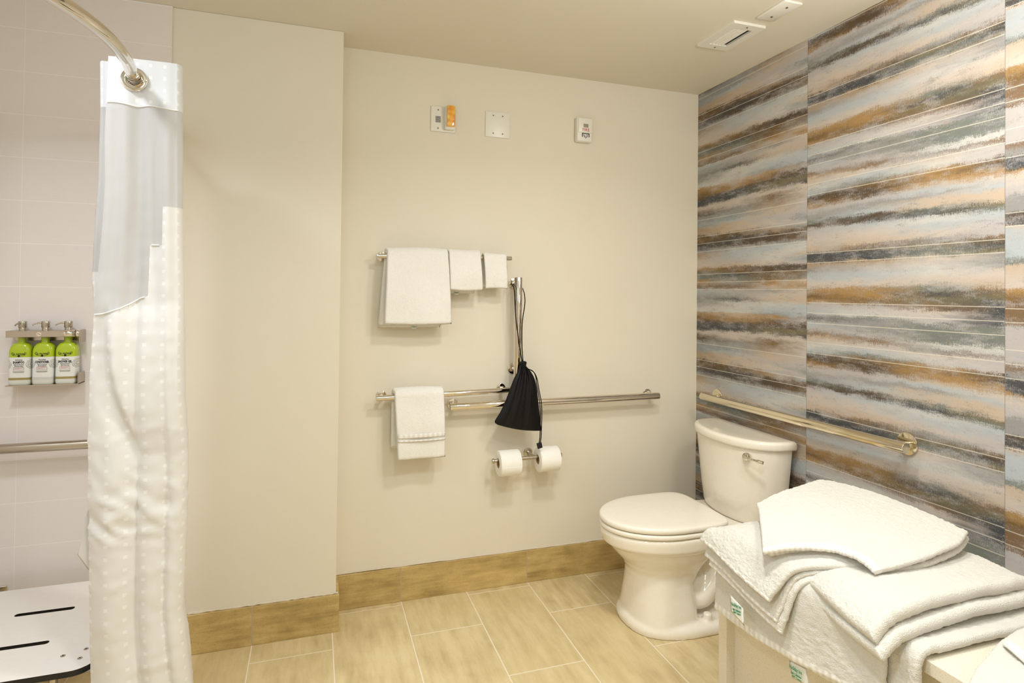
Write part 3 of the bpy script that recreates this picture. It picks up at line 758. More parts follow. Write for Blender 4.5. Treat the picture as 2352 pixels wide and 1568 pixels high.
# ------------------------------------------------------------------ toilet
TC = -0.457
e = empty('toilet', (-0.45, TC, 0), 'white two-piece toilet with closed lid beside the striped wall', 'toilet')
def egg(front, back, hw, z, nf=2.0, nb=2.6, n=64, xc=None):
    xc = (front*0.45 + back*0.55) if xc is None else xc; out = []
    for k in range(n):
        a = 2*PI*k/n; c, s = math.cos(a), math.sin(a)
        if c <= 0: x = xc - (xc-front)*abs(c)**(2/nf); y = hw*math.copysign(abs(s)**(2/nf), s)
        else: x = xc + (back-xc)*abs(c)**(2/nb); y = hw*math.copysign(abs(s)**(2/nb), s)
        out.append((x, TC+y, z))
    return out
def voxel(bm, size, it=8):
    me = bpy.data.meshes.new('t'); bm.to_mesh(me); bm.free(); o = bpy.data.objects.new('t', me); COL.objects.link(o)
    m = o.modifiers.new('r', 'REMESH'); m.mode = 'VOXEL'; m.voxel_size = size
    s = o.modifiers.new('s', 'SMOOTH'); s.iterations = it; s.factor = 0.5
    dg = bpy.context.evaluated_depsgraph_get(); r = bpy.data.meshes.new_from_object(o.evaluated_get(dg))
    bpy.data.objects.remove(o); bpy.data.meshes.remove(me)
    b = B(); b.from_mesh(r); bpy.data.meshes.remove(r); return b
b = B()
# foot flange
loft(b, [egg(-0.678, -0.16, 0.196, 0.0, 2.6, 3), egg(-0.680, -0.16, 0.197, 0.022, 2.6, 3), egg(-0.672, -0.165, 0.190, 0.036, 2.6, 3), egg(-0.655, -0.18, 0.172, 0.046, 2.6, 3)])
# front pedestal column
loft(b, [egg(-0.664, -0.40, 0.170, 0.02, 2.5, 5), egg(-0.656, -0.40, 0.160, 0.08, 2.4, 5), egg(-0.650, -0.41, 0.148, 0.14, 2.3, 5), egg(-0.648, -0.41, 0.142, 0.19, 2.2, 5),
         egg(-0.652, -0.38, 0.142, 0.225, 2.1, 4), egg(-0.675, -0.34, 0.158, 0.262, 2.0, 3), egg(-0.712, -0.30, 0.178, 0.300, 2.0, 2.8), egg(-0.742, -0.28, 0.190, 0.335, 2.0, 2.8),
         egg(-0.752, -0.27, 0.194, 0.348, 2.0, 2.8), egg(-0.752, -0.27, 0.194, 0.36, 2.0, 2.8)])
# rim band
loft(b, [egg(-0.756, -0.26, 0.197, 0.342, 2.0, 2.8), egg(-0.766, -0.26, 0.203, 0.350, 2.0, 2.8), egg(-0.772, -0.26, 0.205, 0.385, 2.0, 2.8), egg(-0.770, -0.26, 0.204, 0.398, 2.0, 2.8), egg(-0.762, -0.26, 0.198, 0.402, 2.0, 2.8)])
# deck under the tank
loft(b, [egg(-0.36, -0.045, 0.110, 0.25, 3, 5), egg(-0.38, -0.04, 0.150, 0.33, 3, 5), egg(-0.40, -0.035, 0.185, 0.385, 3, 5), egg(-0.40, -0.035, 0.188, 0.404, 3, 5)])
# trapway
tube(b, curve3([(-0.47, TC, 0.20), (-0.36, TC, 0.13), (-0.30, TC, 0.17), (-0.24, TC, 0.24), (-0.18, TC, 0.22), (-0.16, TC, 0.12), (-0.18, TC, 0.02)], 40), [0.115]*10 + [0.105]*10 + [0.098]*10 + [0.092]*10, 28)
for s in (-1, 1):
    tube(b, curve3([(-0.44, TC+s*0.080, 0.115), (-0.37, TC+s*0.098, 0.105), (-0.32, TC+s*0.100, 0.155), (-0.27, TC+s*0.094, 0.215), (-0.21, TC+s*0.08, 0.20)], 30), 0.040, 20)
    cyl(b, (-0.375, TC+s*0.155, 0.03), (-0.375, TC+s*0.155, 0.075), 0.019, 20)
b = voxel(b, 0.0055, 7)
bowl = part('bowl', b, 'porcelain', e, True, 0)
def slab(front, back, hw, z0, z1, r, nf=2.0, nb=6.0, dome=0.0):
    b = B(); ls = []
    for k in range(5):
        a = PI/2*k/4; i = r*(1-math.sin(a)); ls.append(egg(front+i, back-i, hw-i, z0 + r*(1-math.cos(a)), nf, nb))
    for k in range(5):
        a = PI/2*k/4; i = r*(1-math.cos(a)); ls.append(egg(front+i, back-i, hw-i, z1 - r + r*math.sin(a), nf, nb))
    for q in (0.03, 0.07, 0.12): ls.append(egg(front+r+q, back-r-q*0.6, hw-r-q, z1 + dome*(q/0.12), nf, nb))
    loft(b, ls); return b
part('seat', slab(-0.775, -0.285, 0.205, 0.404, 0.424, 0.008), 'seatp', e)
part('seat_lid', slab(-0.776, -0.275, 0.206, 0.4265, 0.452, 0.011, dome=0.003), 'seatp', e)
for s in (-1, 1):
    b = B(); cyl(b, (-0.268, TC+s*0.075-0.022, 0.428), (-0.268, TC+s*0.075+0.022, 0.428), 0.013, 20, 0.003); part('lid_hinge', b, 'seatp', e)
def dshape(xb, xf, hw, z, side=0.05, n=40, rc=0.018):
    """flat back at xb, side walls running forward, bowed front reaching xf"""
    out = []
    xs = xb - side
    for k in range(n+1):
        a = -PI/2 + PI*k/n; s = math.sin(a)
        x = xs - (xs-xf)*abs(math.cos(a))**0.86
        out.append((x, TC + hw*s, z))
    out.append((xb-rc*0.3, TC+hw, z)); out.append((xb, TC+hw-rc*0.3, z))
    for k in range(1, 8): out.append((xb, TC+(hw-0.006)*(1-2*k/8.0), z))
    out.append((xb, TC-hw+rc*0.3, z)); out.append((xb-rc*0.3, TC-hw, z))
    return out
b = B(); secs = [(0.404, 0.195, -0.195), (0.412, 0.204, -0.203), (0.425, 0.209, -0.208), (0.50, 0.221, -0.216), (0.60, 0.234, -0.224), (0.70, 0.245, -0.231), (0.738, 0.248, -0.234)]
loft(b, [dshape(-0.03, xf, hw, z) for z, hw, xf in secs])
part('tank', b, 'porcelain', e, True, 50)
b = B()
loft(b, [dshape(-0.028, -0.236, 0.250, 0.733), dshape(-0.022, -0.246, 0.260, 0.737), dshape(-0.020, -0.249, 0.263, 0.744), dshape(-0.020, -0.249, 0.263, 0.760), dshape(-0.021, -0.246, 0.261, 0.767), dshape(-0.025, -0.238, 0.254, 0.7715), dshape(-0.034, -0.222, 0.238, 0.7725), dshape(-0.06, -0.16, 0.18, 0.7715, 0.04)])
part('tank_lid', b, 'porcelain', e, True, 50)
lv = part('flush_lever', cyl(B(), (-0.190, -0.628, 0.703), (-0.213, -0.634, 0.703), 0.0165, 24, 0.005), 'chrome', e)
b = B(); tube(b, curve3([(-0.216, -0.634, 0.703), (-0.221, -0.655, 0.704), (-0.214, -0.690, 0.704), (-0.198, -0.722, 0.701)], 20), [0.007]*5+[0.0055]*10+[0.007]*5, 14)
part('lever_handle', b, 'chrome', lv)

# ------------------------------------------------------------------ bench
BX, BZ, BY0, BY1 = -0.60, 0.557, -0.973, -2.30
e = empty('bench', (-0.3, (BY0+BY1)/2, 0), 'low cream bench with thick top and recessed front, loaded with folded towels', 'bench')
part('top_slab', box(B(), (BX, BY1, BZ-0.032), (-0.001, BY0, BZ), 0.002, 2), 'bench', e, False)
part('end_panel', box(B(), (BX, BY0-0.040, 0), (-0.001, BY0, BZ-0.032), 0.002, 2), 'bench', e, False)
part('end_panel', box(B(), (BX, BY1, 0), (-0.001, BY1+0.040, BZ-0.032), 0.002, 2), 'bench', e, False)
part('front_panel', box(B(), (BX+0.035, BY1+0.040, 0.0), (BX+0.055, BY0-0.040, BZ-0.032)), 'bench', e, False)

# ------------------------------------------------------------------ folded towels on the bench
def cloth_part(name, grids, parent, mats=('terry_pile', 'hem'), seed=1.0):
    b = B()
    for k, (P, th, nu, nv, hem, co) in enumerate(grids):
        G = catmull(catmull(np.array(P, float), nu, 0), nv, 1)
        sheet(b, G, th, co, 0.0022, seed+k*1.7, hem=hem)
    return part(name, b, list(mats), parent, True, 0)
GP = 'folded towels piled on the bench'
def tag_print(parent, loc, slope):
    # print on a tag that faces -x and hangs below a hem
    R = Matrix.Rotation(slope, 4, 'X') @ Matrix.Rotation(-PI/2, 4, 'Z') @ Matrix.Rotation(PI/2, 4, 'X')
    x, y, z = loc
    for body, sz, w, dz in (('Holiday Inn', 0.014, 0.046, 0.0), ('Bath Collection', 0.008, 0.036, -0.013), ('100% Cotton', 0.007, 0.034, -0.021)):
        text('tag_print', body, sz, (x-0.0012+dz*0.0, y+dz*0.15, z+dz), R, 'green', parent, w, shear=0.2, bold=0.0003)
# bottom towel: lies on the bench and drapes over the front edge
e = empty('bath_towel', (-0.45, -1.35, BZ), 'cream bath towel at the bottom of the pile, draped over the bench front edge', 'towel', GP)
def t1(yy, hz, dx, dz):
    return [[(-0.14, y, BZ+0.016+dz), (-0.35, y, BZ+0.016+dz), (-0.55, y, BZ+0.017+dz), (-0.612-dx, y, BZ+0.006+dz), (-0.628-dx, y-0.002, BZ-0.06), (-0.634-dx, y-0.004, (BZ-0.06+h)/2), (-0.640-dx, y-0.006, h)] for y, h in zip(yy, hz)]
cl = cloth_part('cloth', [(t1([-1.075, -1.25, -1.45, -1.62, -1.705], [0.338, 0.345, 0.374, 0.41, 0.43], 0.0, 0.0), 0.022, 120, 130, (121, 1), 0.005),
                          (t1([-1.035, -1.228, -1.424, -1.57, -1.640], [0.350, 0.358, 0.388, 0.422, 0.44], 0.026, 0.0225), 0.022, 120, 130, (121, 1), 0.005)], e, seed=3.0)
b = B(); P = np.array([[(-0.668+0.002*i, -1.362-0.055*i/3-0.004*j, 0.372+0.008*i/3-0.042*j/3) for j in range(4)] for i in range(4)])
sheet(b, catmull(catmull(P, 8, 0), 8, 1), 0.0012); tg = part('care_tag', b, 'tagc', cl, True, 0)
tag_print(tg, (-0.6705, -1.389, 0.362), -0.144)
# second towel: thick folded block
e = empty('bath_towel', (-0.42, -1.4, BZ), 'thick fluffy bath towel folded in layers, second from the bottom of the pile', 'towel', GP)
def blk(z, y1, xo, lift=0.0):
    ys_ = [-1.12, -1.25, -1.40, -1.54, y1]
    xf = [-0.585, -0.60, -0.640, -0.682, -0.706]
    P = []
    for i, y in enumerate(ys_):
        f = xf[i]
        P.append([(-0.135+xo, y+0.012, z+0.000), (-0.24+xo, y+0.002, z+0.006), (-0.40, y, z+0.006+lift), (f+0.11, y-0.004, z+lift*0.7), (f+0.045, y-0.008, z-0.014), (f, y-0.010, z-0.046)])
    return P
cl = cloth_part('cloth', [(blk(BZ+0.047, -1.668, 0.0), 0.032, 170, 150, None, 0.006), (blk(BZ+0.078, -1.650, -0.008, 0.004), 0.036, 170, 160, None, 0.008)], e, seed=7.0)
# third towel: layered hems draped at the far front corner
e = empty('bath_towel', (-0.5, -1.25, BZ+0.1), 'folded towel with stacked striped hems and a green printed tag, third in the pile', 'towel', GP)
def t3(x4, x5, x6, yo, zs, dz, ys=(-1.050, -1.13, -1.22, -1.30, -1.365), sk=0.62):
    P = []
    for i, y in enumerate(ys):
        y = y + yo; s = i/4.0; ed = 0.010*(i in (0, 4))
        row = []
        for x, z in ((-0.24, BZ+0.118+dz-ed), (-0.40, BZ+0.122+dz-ed), (-0.53, BZ+0.112+dz-ed*1.5), (x4, BZ+0.080+dz-ed*1.5), (x5, zs[0]+(zs[1]-zs[0])*s + 0.036), (x6, zs[0]+(zs[1]-zs[0])*s)):
            row.append((x, y - min(x+0.70, 0.22)*sk, z + (0.004*math.sin(i*2.3+x*20) if x > x5 else 0.004*math.sin(i*1.9))))
        P.append(row)
    return P
cl = cloth_part('cloth', [(t3(-0.650, -0.690, -0.700, -0.004, (0.503, 0.446), -0.034), 0.015, 120, 120, (111, 1), 0.004),
                     (t3(-0.652, -0.694, -0.706, 0.006, (0.528, 0.472), -0.017), 0.012, 120, 120, (111, 1), 0.004),
                     (t3(-0.655, -0.702, -0.722, 0.004, (0.578, 0.526), 0.002), 0.018, 120, 120, (112, 1), 0.006)], e, seed=11.0)
b = B()
P = np.array([[(-0.716-0.004*j/3, -1.175-0.060*i/3-0.010*j/3, 0.470-0.014*i/3-0.046*j/3) for j in range(4)] for i in range(4)])
sheet(b, catmull(catmull(P, 8, 0), 8, 1), 0.0012); tg = part('care_tag', b, 'tagc', cl, True, 0)
tag_print(tg, (-0.7195, -1.209, 0.452), -0.23)
# top towel: loose cloth spread over the pile
e = empty('hand_towel', (-0.42, -1.35, BZ+0.15), 'loosely folded white towel lying on top of the bench pile with a curling hem', 'towel', GP)
T4 = [[(-0.590, -1.140, 0.714), (-0.615, -1.178, 0.708), (-0.660, -1.238, 0.690), (-0.722, -1.320, 0.652)],
      [(-0.420, -1.110, 0.736), (-0.460, -1.190, 0.730), (-0.535, -1.290, 0.716), (-0.650, -1.372, 0.676)],
      [(-0.255, -1.095, 0.742), (-0.330, -1.210, 0.736), (-0.440, -1.320, 0.722), (-0.592, -1.412, 0.686)],
      [(-0.190, -1.230, 0.734), (-0.290, -1.320, 0.726), (-0.415, -1.400, 0.710), (-0.566, -1.450, 0.688)],
      [(-0.165, -1.380, 0.722), (-0.270, -1.435, 0.712), (-0.410, -1.475, 0.700), (-0.556, -1.492, 0.682)],
      [(-0.158, -1.490, 0.708), (-0.260, -1.530, 0.700), (-0.400, -1.545, 0.690), (-0.552, -1.528, 0.668)]]
T4b = [[(x+0.014, y+0.006, z-0.020) for x, y, z in r[:3]] + [(r[3][0]+0.030, r[3][1]+0.012, r[3][2]-0.012)] for r in T4]
cl = cloth_part('cloth', [(T4b, 0.018, 120, 110, (104, 1), 0.004), (T4, 0.015, 170, 150, (142, 1), 0.006)], e, seed=15.0)
# corner towel near the camera
e = empty('bath_towel', (-0.5, -1.87, BZ), 'greyish white towel at the near end of the bench, in the lower right corner', 'towel', GP)
T5 = [[(-0.20, -1.725, BZ+0.050), (-0.36, -1.745, BZ+0.048), (-0.50, -1.775, BZ+0.044), (-0.63, -1.815, BZ+0.030), (-0.69, -1.835, BZ-0.005)],
      [(-0.18, -1.83, BZ+0.070), (-0.36, -1.86, BZ+0.070), (-0.50, -1.89, BZ+0.064), (-0.63, -1.93, BZ+0.045), (-0.70, -1.95, BZ)],
      [(-0.18, -2.00, BZ+0.070), (-0.36, -2.02, BZ+0.070), (-0.50, -2.05, BZ+0.064), (-0.63, -2.08, BZ+0.045), (-0.70, -2.09, BZ)]]
T5b = [[(x+0.01, y-0.006, z-0.026) for x, y, z in r] for r in T5]
cl = cloth_part('cloth', [(T5b, 0.022, 70, 80, None, 0.004), (T5, 0.022, 70, 80, None, 0.004)], e, seed=19.0)
P = np.array([[(-0.460-0.030*k/3, -1.781-0.006*k/3, BZ+0.0665-0.002*k), (-0.475-0.030*k/3, -1.800-0.006*k/3, BZ+0.074-0.002*k), (-0.505-0.030*k/3, -1.850-0.006*k/3, BZ+0.078-0.002*k), (-0.540-0.030*k/3, -1.930-0.006*k/3, BZ+0.076-0.003*k)] for k in range(4)])
b = B(); sheet(b, catmull(catmull(P, 14, 0), 60, 1), 0.006, 0.001, 0.0004); part('woven_band', b, 'hem', cl, True, 0)

# ------------------------------------------------------------------ shower curtain and rod
e = empty('curtain_rod', (-2.40, -0.85, 1.944), 'curved chrome shower curtain rod crossing the top left corner', 'curtain rod')
RZ = 1.944
b = B(); tube(b, curve3([(-2.440, -0.176, RZ), (-2.425, -0.40, RZ), (-2.408, -0.65, RZ), (-2.393, -0.86, RZ), (-2.378, -0.98, RZ), (-2.376, -1.11, RZ), (-2.396, -1.235, RZ), (-2.440, -1.36, RZ), (-2.52, -1.50, RZ), (-2.64, -1.66, RZ), (-2.85, -1.85, RZ), (-3.147, -2.0, RZ)], 90), 0.0150, 24)
part('rod', b, 'chrome', e)
part('wall_flange', cyl(B(), (-2.440, YS, RZ), (-2.440, YS-0.018, RZ), 0.035, 32, 0.004), 'chrome', e)
part('wall_flange', cyl(B(), (-3.15, -2.002, RZ), (-3.134, -1.994, RZ), 0.035, 32, 0.004), 'chrome', e)
e = empty('shower_curtain', (-2.38, -0.7, 0), 'white dotted shower curtain bunched on its rod with a sheer upper window', 'shower curtain')
NP = 7
ys = [-0.840, -0.795, -0.750, -0.705, -0.660, -0.615, -0.570]
ZT, ZB = 1.998, 0.035
def interp(z, tab): 
    zs_ = [q[0] for q in tab]; return float(np.interp(z, zs_, [q[1] for q in tab]))
XL_T = [(0.03, -2.455), (0.34, -2.4695), (0.59, -2.4796), (0.84, -2.4845), (1.38, -2.4875), (1.68, -2.4756), (1.87, -2.4738), (2.0, -2.4768)]
XR_T = [(0.03, -2.222), (0.29, -2.2424), (0.49, -2.266), (0.85, -2.2597), (1.09, -2.2698), (1.5, -2.2826), (1.865, -2.2894), (2.0, -2.2922)]
def curtain_grid(nz_=200, per=30):
    zs = np.linspace(ZB, ZT, nz_); rows = []
    for z in zs:
        t = (ZT - z)/(ZT-ZB)
        pts = []
        for k, y in enumerate(ys):
            sl = (y+0.84)*0.20
            xl = interp(z, XL_T); xr = interp(z, XR_T) - sl + 0.002*math.sin(k*2.1)
            upz = min(1.0, max(0.0, (z-1.15)/0.25))
            if k == 0: xl = xl + 0.017*upz + 0.003*math.sin(z*13)*upz
            elif k == 1: xl = xl - 0.010*upz + 0.010*(1-upz)
            else: xl = xl + 0.018 + 0.004*math.sin(k*1.7)
            bulge = 0.016 + 0.016*t
            seg = []
            for i in range(per):
                u = i/(per-1)
                x = xl + (xr-xl)*u
                yy = y - bulge*0.25*math.sin(PI*u)
                if k == 0:
                    a = min(1.0, max(0.0, (t-0.25)/0.45))
                    if u < 0.52: q = abs(math.sin(PI*u/0.52))**0.8
                    elif u < 0.82: q = 0.72*abs(math.sin(PI*(u-0.52)/0.30))**0.8
                    else: q = 0.45*abs(math.sin(PI*(u-0.82)/0.18))**0.8
                    yy += -0.026*a*q
                    yy += (-0.011*math.sin(u*8.5+0.3) - 0.004*math.sin(u*23+1.0))*(1-a)*min(1, t*7+0.12)
                    # swept diagonal fold in the middle of the front layer
                    if 0.93 < z < 1.33:
                        s_ = (1.33-z)/0.40; xq = -2.445 + 0.085*s_**2.2
                        dq = x - xq; am = math.sin(PI*min(1, s_*1.0))**0.7
                        yy += am*(-0.020/(1+math.exp(-dq/0.0025)) + 0.014*math.exp(-((dq+0.02)/0.02)**2))
                seg.append((x, yy, z))
            if k % 2: seg = seg[::-1]
            pts += seg
            if k < NP-1:
                xe = seg[-1][0]; d = 0.008 if k % 2 == 0 else -0.008
                pts.append((xe + d, (ys[k]+ys[k+1])/2, z))
        rows.append(pts)
    return np.array(rows).transpose(1, 0, 2)
G = curtain_grid()
G = catmull(G, G.shape[0]*2, 0)
nu, nv = G.shape[:2]
npan = nu//NP
def hem_z(x, front):
    if not front: return 1.42
    if x > -2.3135: return 1.600
    if x > -2.351: return 1.495
    return 1.310 + (x+2.4676)*0.34 + 0.006*math.sin((x+2.4)*40)
for i in range(nu):
    for tgt in (1.872 + (0.0025*math.sin(i*0.21) - 0.008*max(0, i/npan-0.6) if i < npan else 0), hem_z(G[i, nv//2, 0], i < npan)):
        j = int(np.argmin(np.abs(G[i, :, 2]-tgt))); d = tgt - G[i, j, 2]
        for m in range(-4, 5):
            if 0 <= j+m < nv: G[i, j+m, 2] += d*(1-abs(m)/5.0)
Nn = grid_normals(G)
for i in range(nu):
    for j in range(nv):
        p = G[i, j]; t = (ZT-p[2])/(ZT-ZB)
        w = 0.0035*nz((p[0]*1.6, p[1], p[2]*0.5), 11, 4.0)*min(1, t*3) + 0.0016*nz((p[0], p[1], p[2]*1.2), 34, 2.0)*min(1, t*3)
        for zc in (1.235, 0.985, 0.60, 0.345, 0.20): w += 0.0016*math.exp(-((p[2]-zc+0.02*math.sin(p[0]*25))/0.006)**2)
        q = math.exp(-((p[2]-0.78)/0.09)**2)
        w += q*0.005*(1-abs(nz((p[0], p[1], p[2]*2.0+p[0]*0.8), 13, 9.0))*3)
        G[i, j] = p + Nn[i, j]*w
su = np.concatenate([[0], np.cumsum(np.linalg.norm(np.diff(G.mean(axis=1), axis=0), axis=1))])
bms = [B(), B(), B()]; uvs = [m.loops.layers.uv.verify() for m in bms]; caches = [dict(), dict(), dict()]
for i in range(nu-1):
    for j in range(nv-1):
        c = (G[i, j]+G[i+1, j]+G[i+1, j+1]+G[i, j+1])/4; front = i < npan
        kp = int(np.argmin([abs(c[1]-q) for q in ys]))
        if c[2] > 1.872 and math.hypot(c[0]-(-2.3945-(ys[kp]+0.84)*0.07), c[2]-(RZ-0.004)) < 0.0275: continue   # the ring opening
        k = 0 if c[2] > 1.872 else (1 if c[2] > hem_z((G[i, nv//2, 0]+G[i+1, nv//2, 0])/2, front) else 2)
        vs = []
        for a in ((i, j), (i+1, j), (i+1, j+1), (i, j+1)):
            if a not in caches[k]: caches[k][a] = bms[k].verts.new(G[a])
            vs.append(caches[k][a])
        f = bms[k].faces.new(vs)
        for lp, a in zip(f.loops, ((i, j), (i+1, j), (i+1, j+1), (i, j+1))): lp[uvs[k]].uv = (su[a[0]], G[a][2])
for bmx, nm, mt in zip(bms, ('header_band', 'sheer_window', 'dotted_panel'), ('c_head', 'c_sheer', 'c_body')):
    part(nm, bmx, mt, e, True, 0)
# stitched hems of the front layer
def seam(zf, i0, i1):
    b = B(); pts = []
    for i in range(i0, i1):
        j = int(np.argmin(np.abs(G[i, :, 2]-zf(G[i, nv//2, 0])))); p = G[i, j] ; n_ = Nn[i, j]
        s_ = -1 if n_[1] > 0 else 1
        pts.append(tuple(p + n_*s_*0.0012))
    tube(b, pts, 0.0020, 8); return b
part('stitched_seam', seam(lambda x: 1.872, 1, npan-2), 'c_head', e)
iq = [i for i in range(npan) if G[i, nv//2, 0] <= -2.353]
part('stitched_seam', seam(lambda x: hem_z(x, True), iq[1], iq[-1]), 'c_head', e)
iq = [i for i in range(npan) if -2.349 < G[i, nv//2, 0] <= -2.315]
part('stitched_seam', seam(lambda x: hem_z(x, True), iq[0], iq[-1]), 'c_head', e)
def rings(x, y):
    b = B(); n = 40; cx, cz = x, RZ-0.004; prof = []
    for k in range(12):
        a = 2*PI*k/12; prof.append((0.0245 + 0.0080*math.cos(a), 0.004*math.sin(a)))
    rg = [[b.verts.new((cx + r*math.cos(2*PI*i/n), y + d, cz + r*math.sin(2*PI*i/n))) for i in range(n)] for r, d in prof]
    for a, c in zip(rg, rg[1:]+rg[:1]):
        for i in range(n): b.faces.new((a[i], a[(i+1) % n], c[(i+1) % n], c[i]))
    return b
for k, y in enumerate(ys): part('grommet', rings(-2.3945 - (y+0.84)*0.07, y-0.0085), 'chrome', e)
# loose corner of the back layer
b = B(); P = np.array([[(-2.470, -0.825, 0.86), (-2.470, -0.822, 0.74), (-2.470, -0.822, 0.60)], [(-2.486, -0.828, 0.80), (-2.489, -0.825, 0.72), (-2.488, -0.824, 0.63)], [(-2.494, -0.83, 0.77), (-2.503, -0.828, 0.70), (-2.510, -0.828, 0.672)]])
sheet(b, catmull(catmull(P, 14, 0), 20, 1), 0.0012); part('loose_corner', b, 'c_body', e, True, 0)

# ------------------------------------------------------------------ bottles and rack
RY = YS - 0.012
e = empty('dispenser_rack', (-2.81, RY, 1.13), 'steel bottle rack with lock on the shower tiles holding three pump bottles', 'rack')
for z0, z1 in ((1.190, 1.228), (1.0405, 1.062)): part('back_plate', box(B(), (-2.912, RY-0.004, z0), (-2.704, RY, z1), 0.001, 1), 'steel', e, False)
b = box(B(), (-2.912, RY-0.066, 1.040), (-2.703, RY-0.0035, 1.0435)); box(b, (-2.7065, RY-0.062, 1.040), (-2.703, RY-0.003, 1.080), 0.001, 1)
part('bottom_tray', b, 'steel', e, False)
b = box(B(), (-2.915, RY-0.0635, 1.206), (-2.740, RY-0.060, 1.227), 0.001, 1); box(b, (-2.915, RY-0.063, 1.2255), (-2.722, RY-0.002, 1.228))
bar = part('locking_bar', b, 'steel', e, False)
b = B(); cyl(b, (-2.820, RY-0.0635, 1.2165), (-2.820, RY-0.0648, 1.2165), 0.0075, 24); part('lock_face', b, 'chrome', bar)
b = B()
for dx, dz in ((-0.0025, 0.001), (0.0025, -0.001)): cyl(b, (-2.820+dx, RY-0.0648, 1.2165+dz), (-2.820+dx, RY-0.0652, 1.2165+dz), 0.0012, 10)
part('keyhole', b, 'dark', bar)
b = B(); cyl(b, (-2.749, RY-0.062, 1.2175), (-2.718, RY-0.055, 1.2175), 0.0125, 24, 0.002); cyl(b, (-2.716, RY-0.052, 1.2175), (-2.704, RY-0.05, 1.2175), 0.0135, 24, 0.002)
part('lock_cylinder', b, 'chrome', e)
b = box(B(), (-2.7065, RY-0.055, 1.185), (-2.703, RY-0.002, 1.230), 0.001, 1); part('side_bracket', b, 'steel', e, False)
def rrect(w, d, z, n=8, p=4.5):
    out = []
    for k in range(n*6):
        a = 2*PI*k/(n*6); c, s = math.cos(a), math.sin(a)
        out.append((w*math.copysign(abs(c)**(2/p), c), d*math.copysign(abs(s)**(2/p), s), z))
    return out
def bottle(x, word, over, under, band, pump_dir, label):
    e = empty('pump_bottle', (x, RY-0.0345, 1.0437), label, 'bottle', 'pump bottles on the shower rack')
    b = B(); w, d = 0.0318, 0.0235
    ls = [rrect(w*0.93, d*0.93, 0), rrect(w*0.99, d*0.99, 0.003), rrect(w, d, 0.008), rrect(w, d, 0.112)]
    for k in range(1, 9):
        a = PI/2*k/8; ls.append(rrect(w*0.42 + w*0.58*math.cos(a), d*0.55 + d*0.45*math.cos(a), 0.112 + 0.030*math.sin(a), p=4.5-2.4*k/8))
    ls += [rrect(0.0115, 0.0115, 0.146, p=2), rrect(0.0115, 0.0115, 0.160, p=2)]
    loft(b, ls); body = part('bottle_body', b, 'bottle', e, True, 40, local=True)
    b = B(); loft(b, [rrect(w+0.0003, d+0.0003, 0.0168), rrect(w+0.0003, d+0.0003, 0.0245)], cap=False); part('label_band', b, band, body, True, 40, local=True)
    b = B(); cyl(b, (0, 0, 0.158), (0, 0, 0.196), 0.0105, 24, 0.001); cyl(b, (0, 0, 0.194), (0, 0, 0.216), 0.0125, 24, 0.0015)
    pm = part('pump_head', b, 'steel', e, True, 35, local=True)
    b = B(); dv = Vector(pump_dir)
    tube(b, [Vector((0, 0, 0.209)) + dv*q + Vector((0, 0, h)) for q, h in ((0.010, 0.0015), (0.020, 0.001), (0.030, -0.002), (0.037, -0.0065))], [0.0032, 0.0030, 0.0026, 0.0024], 10)
    part('nozzle', b, 'steel', pm, True, 35, local=True)
    y = -d - 0.0004
    text('product_name', word, 0.0105, (0.0, y, 0.0765), FRONT, 'ink', body, min(0.040, 0.0046*len(word)), True, bold=0.0004)
    text('brand_name', 'J.R. WATKINS', 0.0072, (0, y, 0.1045), FRONT, 'ink', body, 0.034, True, bold=0.0002)
    b = B(); cyl(b, (0, y, 0.0985), (0, y-0.0002, 0.0985), 0.0038, 16)
    for s in (-1, 1): tube(b, curve3([(s*0.004, y, 0.0975), (s*0.012, y, 0.0995), (s*0.018, y, 0.103), (s*0.0205, y, 0.108), (s*0.0175, y, 0.1105), (s*0.0155, y, 0.108)], 16), 0.0005, 6)
    part('emblem', b, 'ink', body, True, 35, local=True)
    text('script_line', over, 0.0062, (0, y, 0.0850), FRONT, 'ink', body, 0.021, True, 0.3)
    text('script_line', under[0], 0.0062, (0, y, 0.0690), FRONT, 'ink', body, 0.029, True, 0.3)
    text('script_line', under[1], 0.0062, (0, y, 0.0636), FRONT, 'ink', body, 0.025, True, 0.3)
    b = B()
    for z0, z1, xa, xb in ((0.0595, 0.0601, -0.015, 0.015), (0.0506, 0.0512, -0.015, 0.015), (0.0506, 0.0601, -0.015, -0.0144), (0.0506, 0.0601, 0.0144, 0.015), (0.0572, 0.0575, -0.012, 0.012), (0.0556, 0.0559, -0.012, 0.012), (0.0540, 0.0543, -0.012, 0.002)): box(b, (xa, y-0.0002, z0), (xb, y+0.0002, z1))
    part('framed_note', b, 'pink', body, False, local=True)
    b = B()
    for k in range(4): box(b, (-0.017+0.001*k, y-0.0002, 0.0462-0.0015*k), (0.017-0.001*k, y+0.0002, 0.0467-0.0015*k))
    part('small_print', b, 'grey', body, False, local=True)
    return e
bottle(-2.8785, 'SHAMPOO', 'Refreshing', ('Rafraichissant', 'Shampooing'), 'tan', (-0.25, -0.85, 0), 'green and white SHAMPOO pump bottle at the left of the rack')
bottle(-2.8120, 'CONDITIONER', 'Nourishing', ('Nourrissant', 'Revitalisant'), 'palegrey', (-0.98, -0.2, 0), 'green and white CONDITIONER pump bottle in the middle of the rack')
bottle(-2.7450, 'SHOWER GEL', 'Refreshing', ('Rafraichissant', 'Gel Douche'), 'tan', (-0.98, -0.2, 0), 'green and white SHOWER GEL pump bottle at the right, beside the lock')

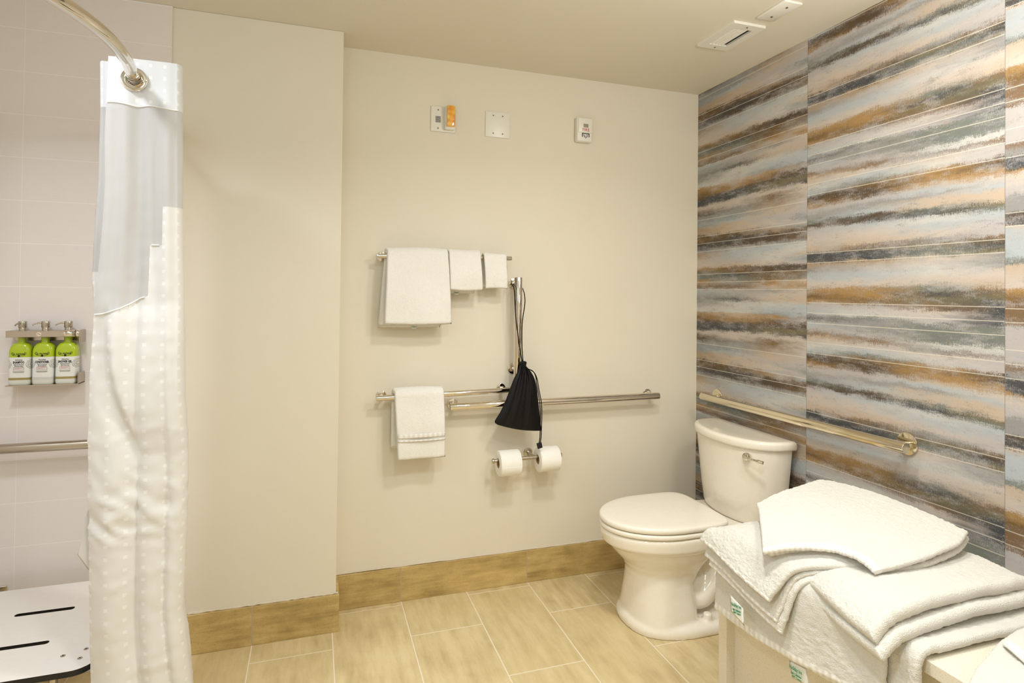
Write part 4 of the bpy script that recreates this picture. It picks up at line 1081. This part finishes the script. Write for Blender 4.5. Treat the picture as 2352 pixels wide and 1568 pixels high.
# ------------------------------------------------------------------ shower seat
e = empty('shower_bench', (-2.75, -0.5, 0), 'white folding shower seat with dark slots and edges behind the curtain', 'shower bench')
SX0, SX1, SY0, SY1, SZ = -3.06, -2.482, -0.795, -0.232, 0.350
def rr_loop(x0, y0, x1, y1, r, n=8):
    out = []
    for cx, cy, a0 in ((x1-r, y1-r, 0), (x0+r, y1-r, PI/2), (x0+r, y0+r, PI), (x1-r, y0+r, 3*PI/2)):
        for k in range(n+1): out.append((cx + r*math.cos(a0+PI/2*k/n), cy + r*math.sin(a0+PI/2*k/n)))
    return out
b = B(); loops = [rr_loop(SX0, SY0, SX1, SY1, 0.055)]
for x0, x1, y in ((-2.801, -2.641, -0.424), (-2.97, -2.640, -0.621)): loops.append(rr_loop(x0, y-0.0095, x1, y+0.0095, 0.0094, 6))
es = []
for l in loops:
    vs = [b.verts.new((x, y, SZ)) for x, y in l]
    es += [b.edges.new((vs[i], vs[(i+1) % len(vs)])) for i in range(len(vs))]
bmesh.ops.triangle_fill(b, use_beauty=True, use_dissolve=False, edges=es)
top = list(b.faces)
r = bmesh.ops.extrude_face_region(b, geom=top)
bmesh.ops.translate(b, verts=[v for v in r['geom'] if isinstance(v, bmesh.types.BMVert)], vec=(0, 0, -0.016))
b.normal_update()
for f in b.faces:
    if abs(f.normal.z) < 0.5: f.material_index = 1
seat = part('seat_board', b, ['phenolic', 'core'], e, False)
for x, y in ((-2.5761, -0.711), (-2.5277, -0.737), (-2.527, -0.692)):
    b = B(); cyl(b, (x, y, SZ-0.001), (x, y, SZ+0.0014), 0.0062, 20, 0.0008); cyl(b, (x, y, SZ), (x, y, SZ+0.0018), 0.0022, 6, mi=1); part('screw', b, ['steel', 'dark'], e)
for x in (-2.95, -2.62):
    b = box(B(), (x-0.03, RY-0.006, 0.29), (x+0.03, RY, 0.345), 0.002, 1); box(b, (x-0.012, -0.42, SZ-0.034), (x+0.012, RY-0.004, SZ-0.0162), 0.001, 1)
    part('hinge_bracket', b, 'steel', e, False)
for x in (-2.95, -2.60):
    b = B(); tube(b, [(x, -0.70, SZ-0.0165), (x, -0.70, 0.0)], 0.012, 16); part('support_leg', b, 'steel', e)
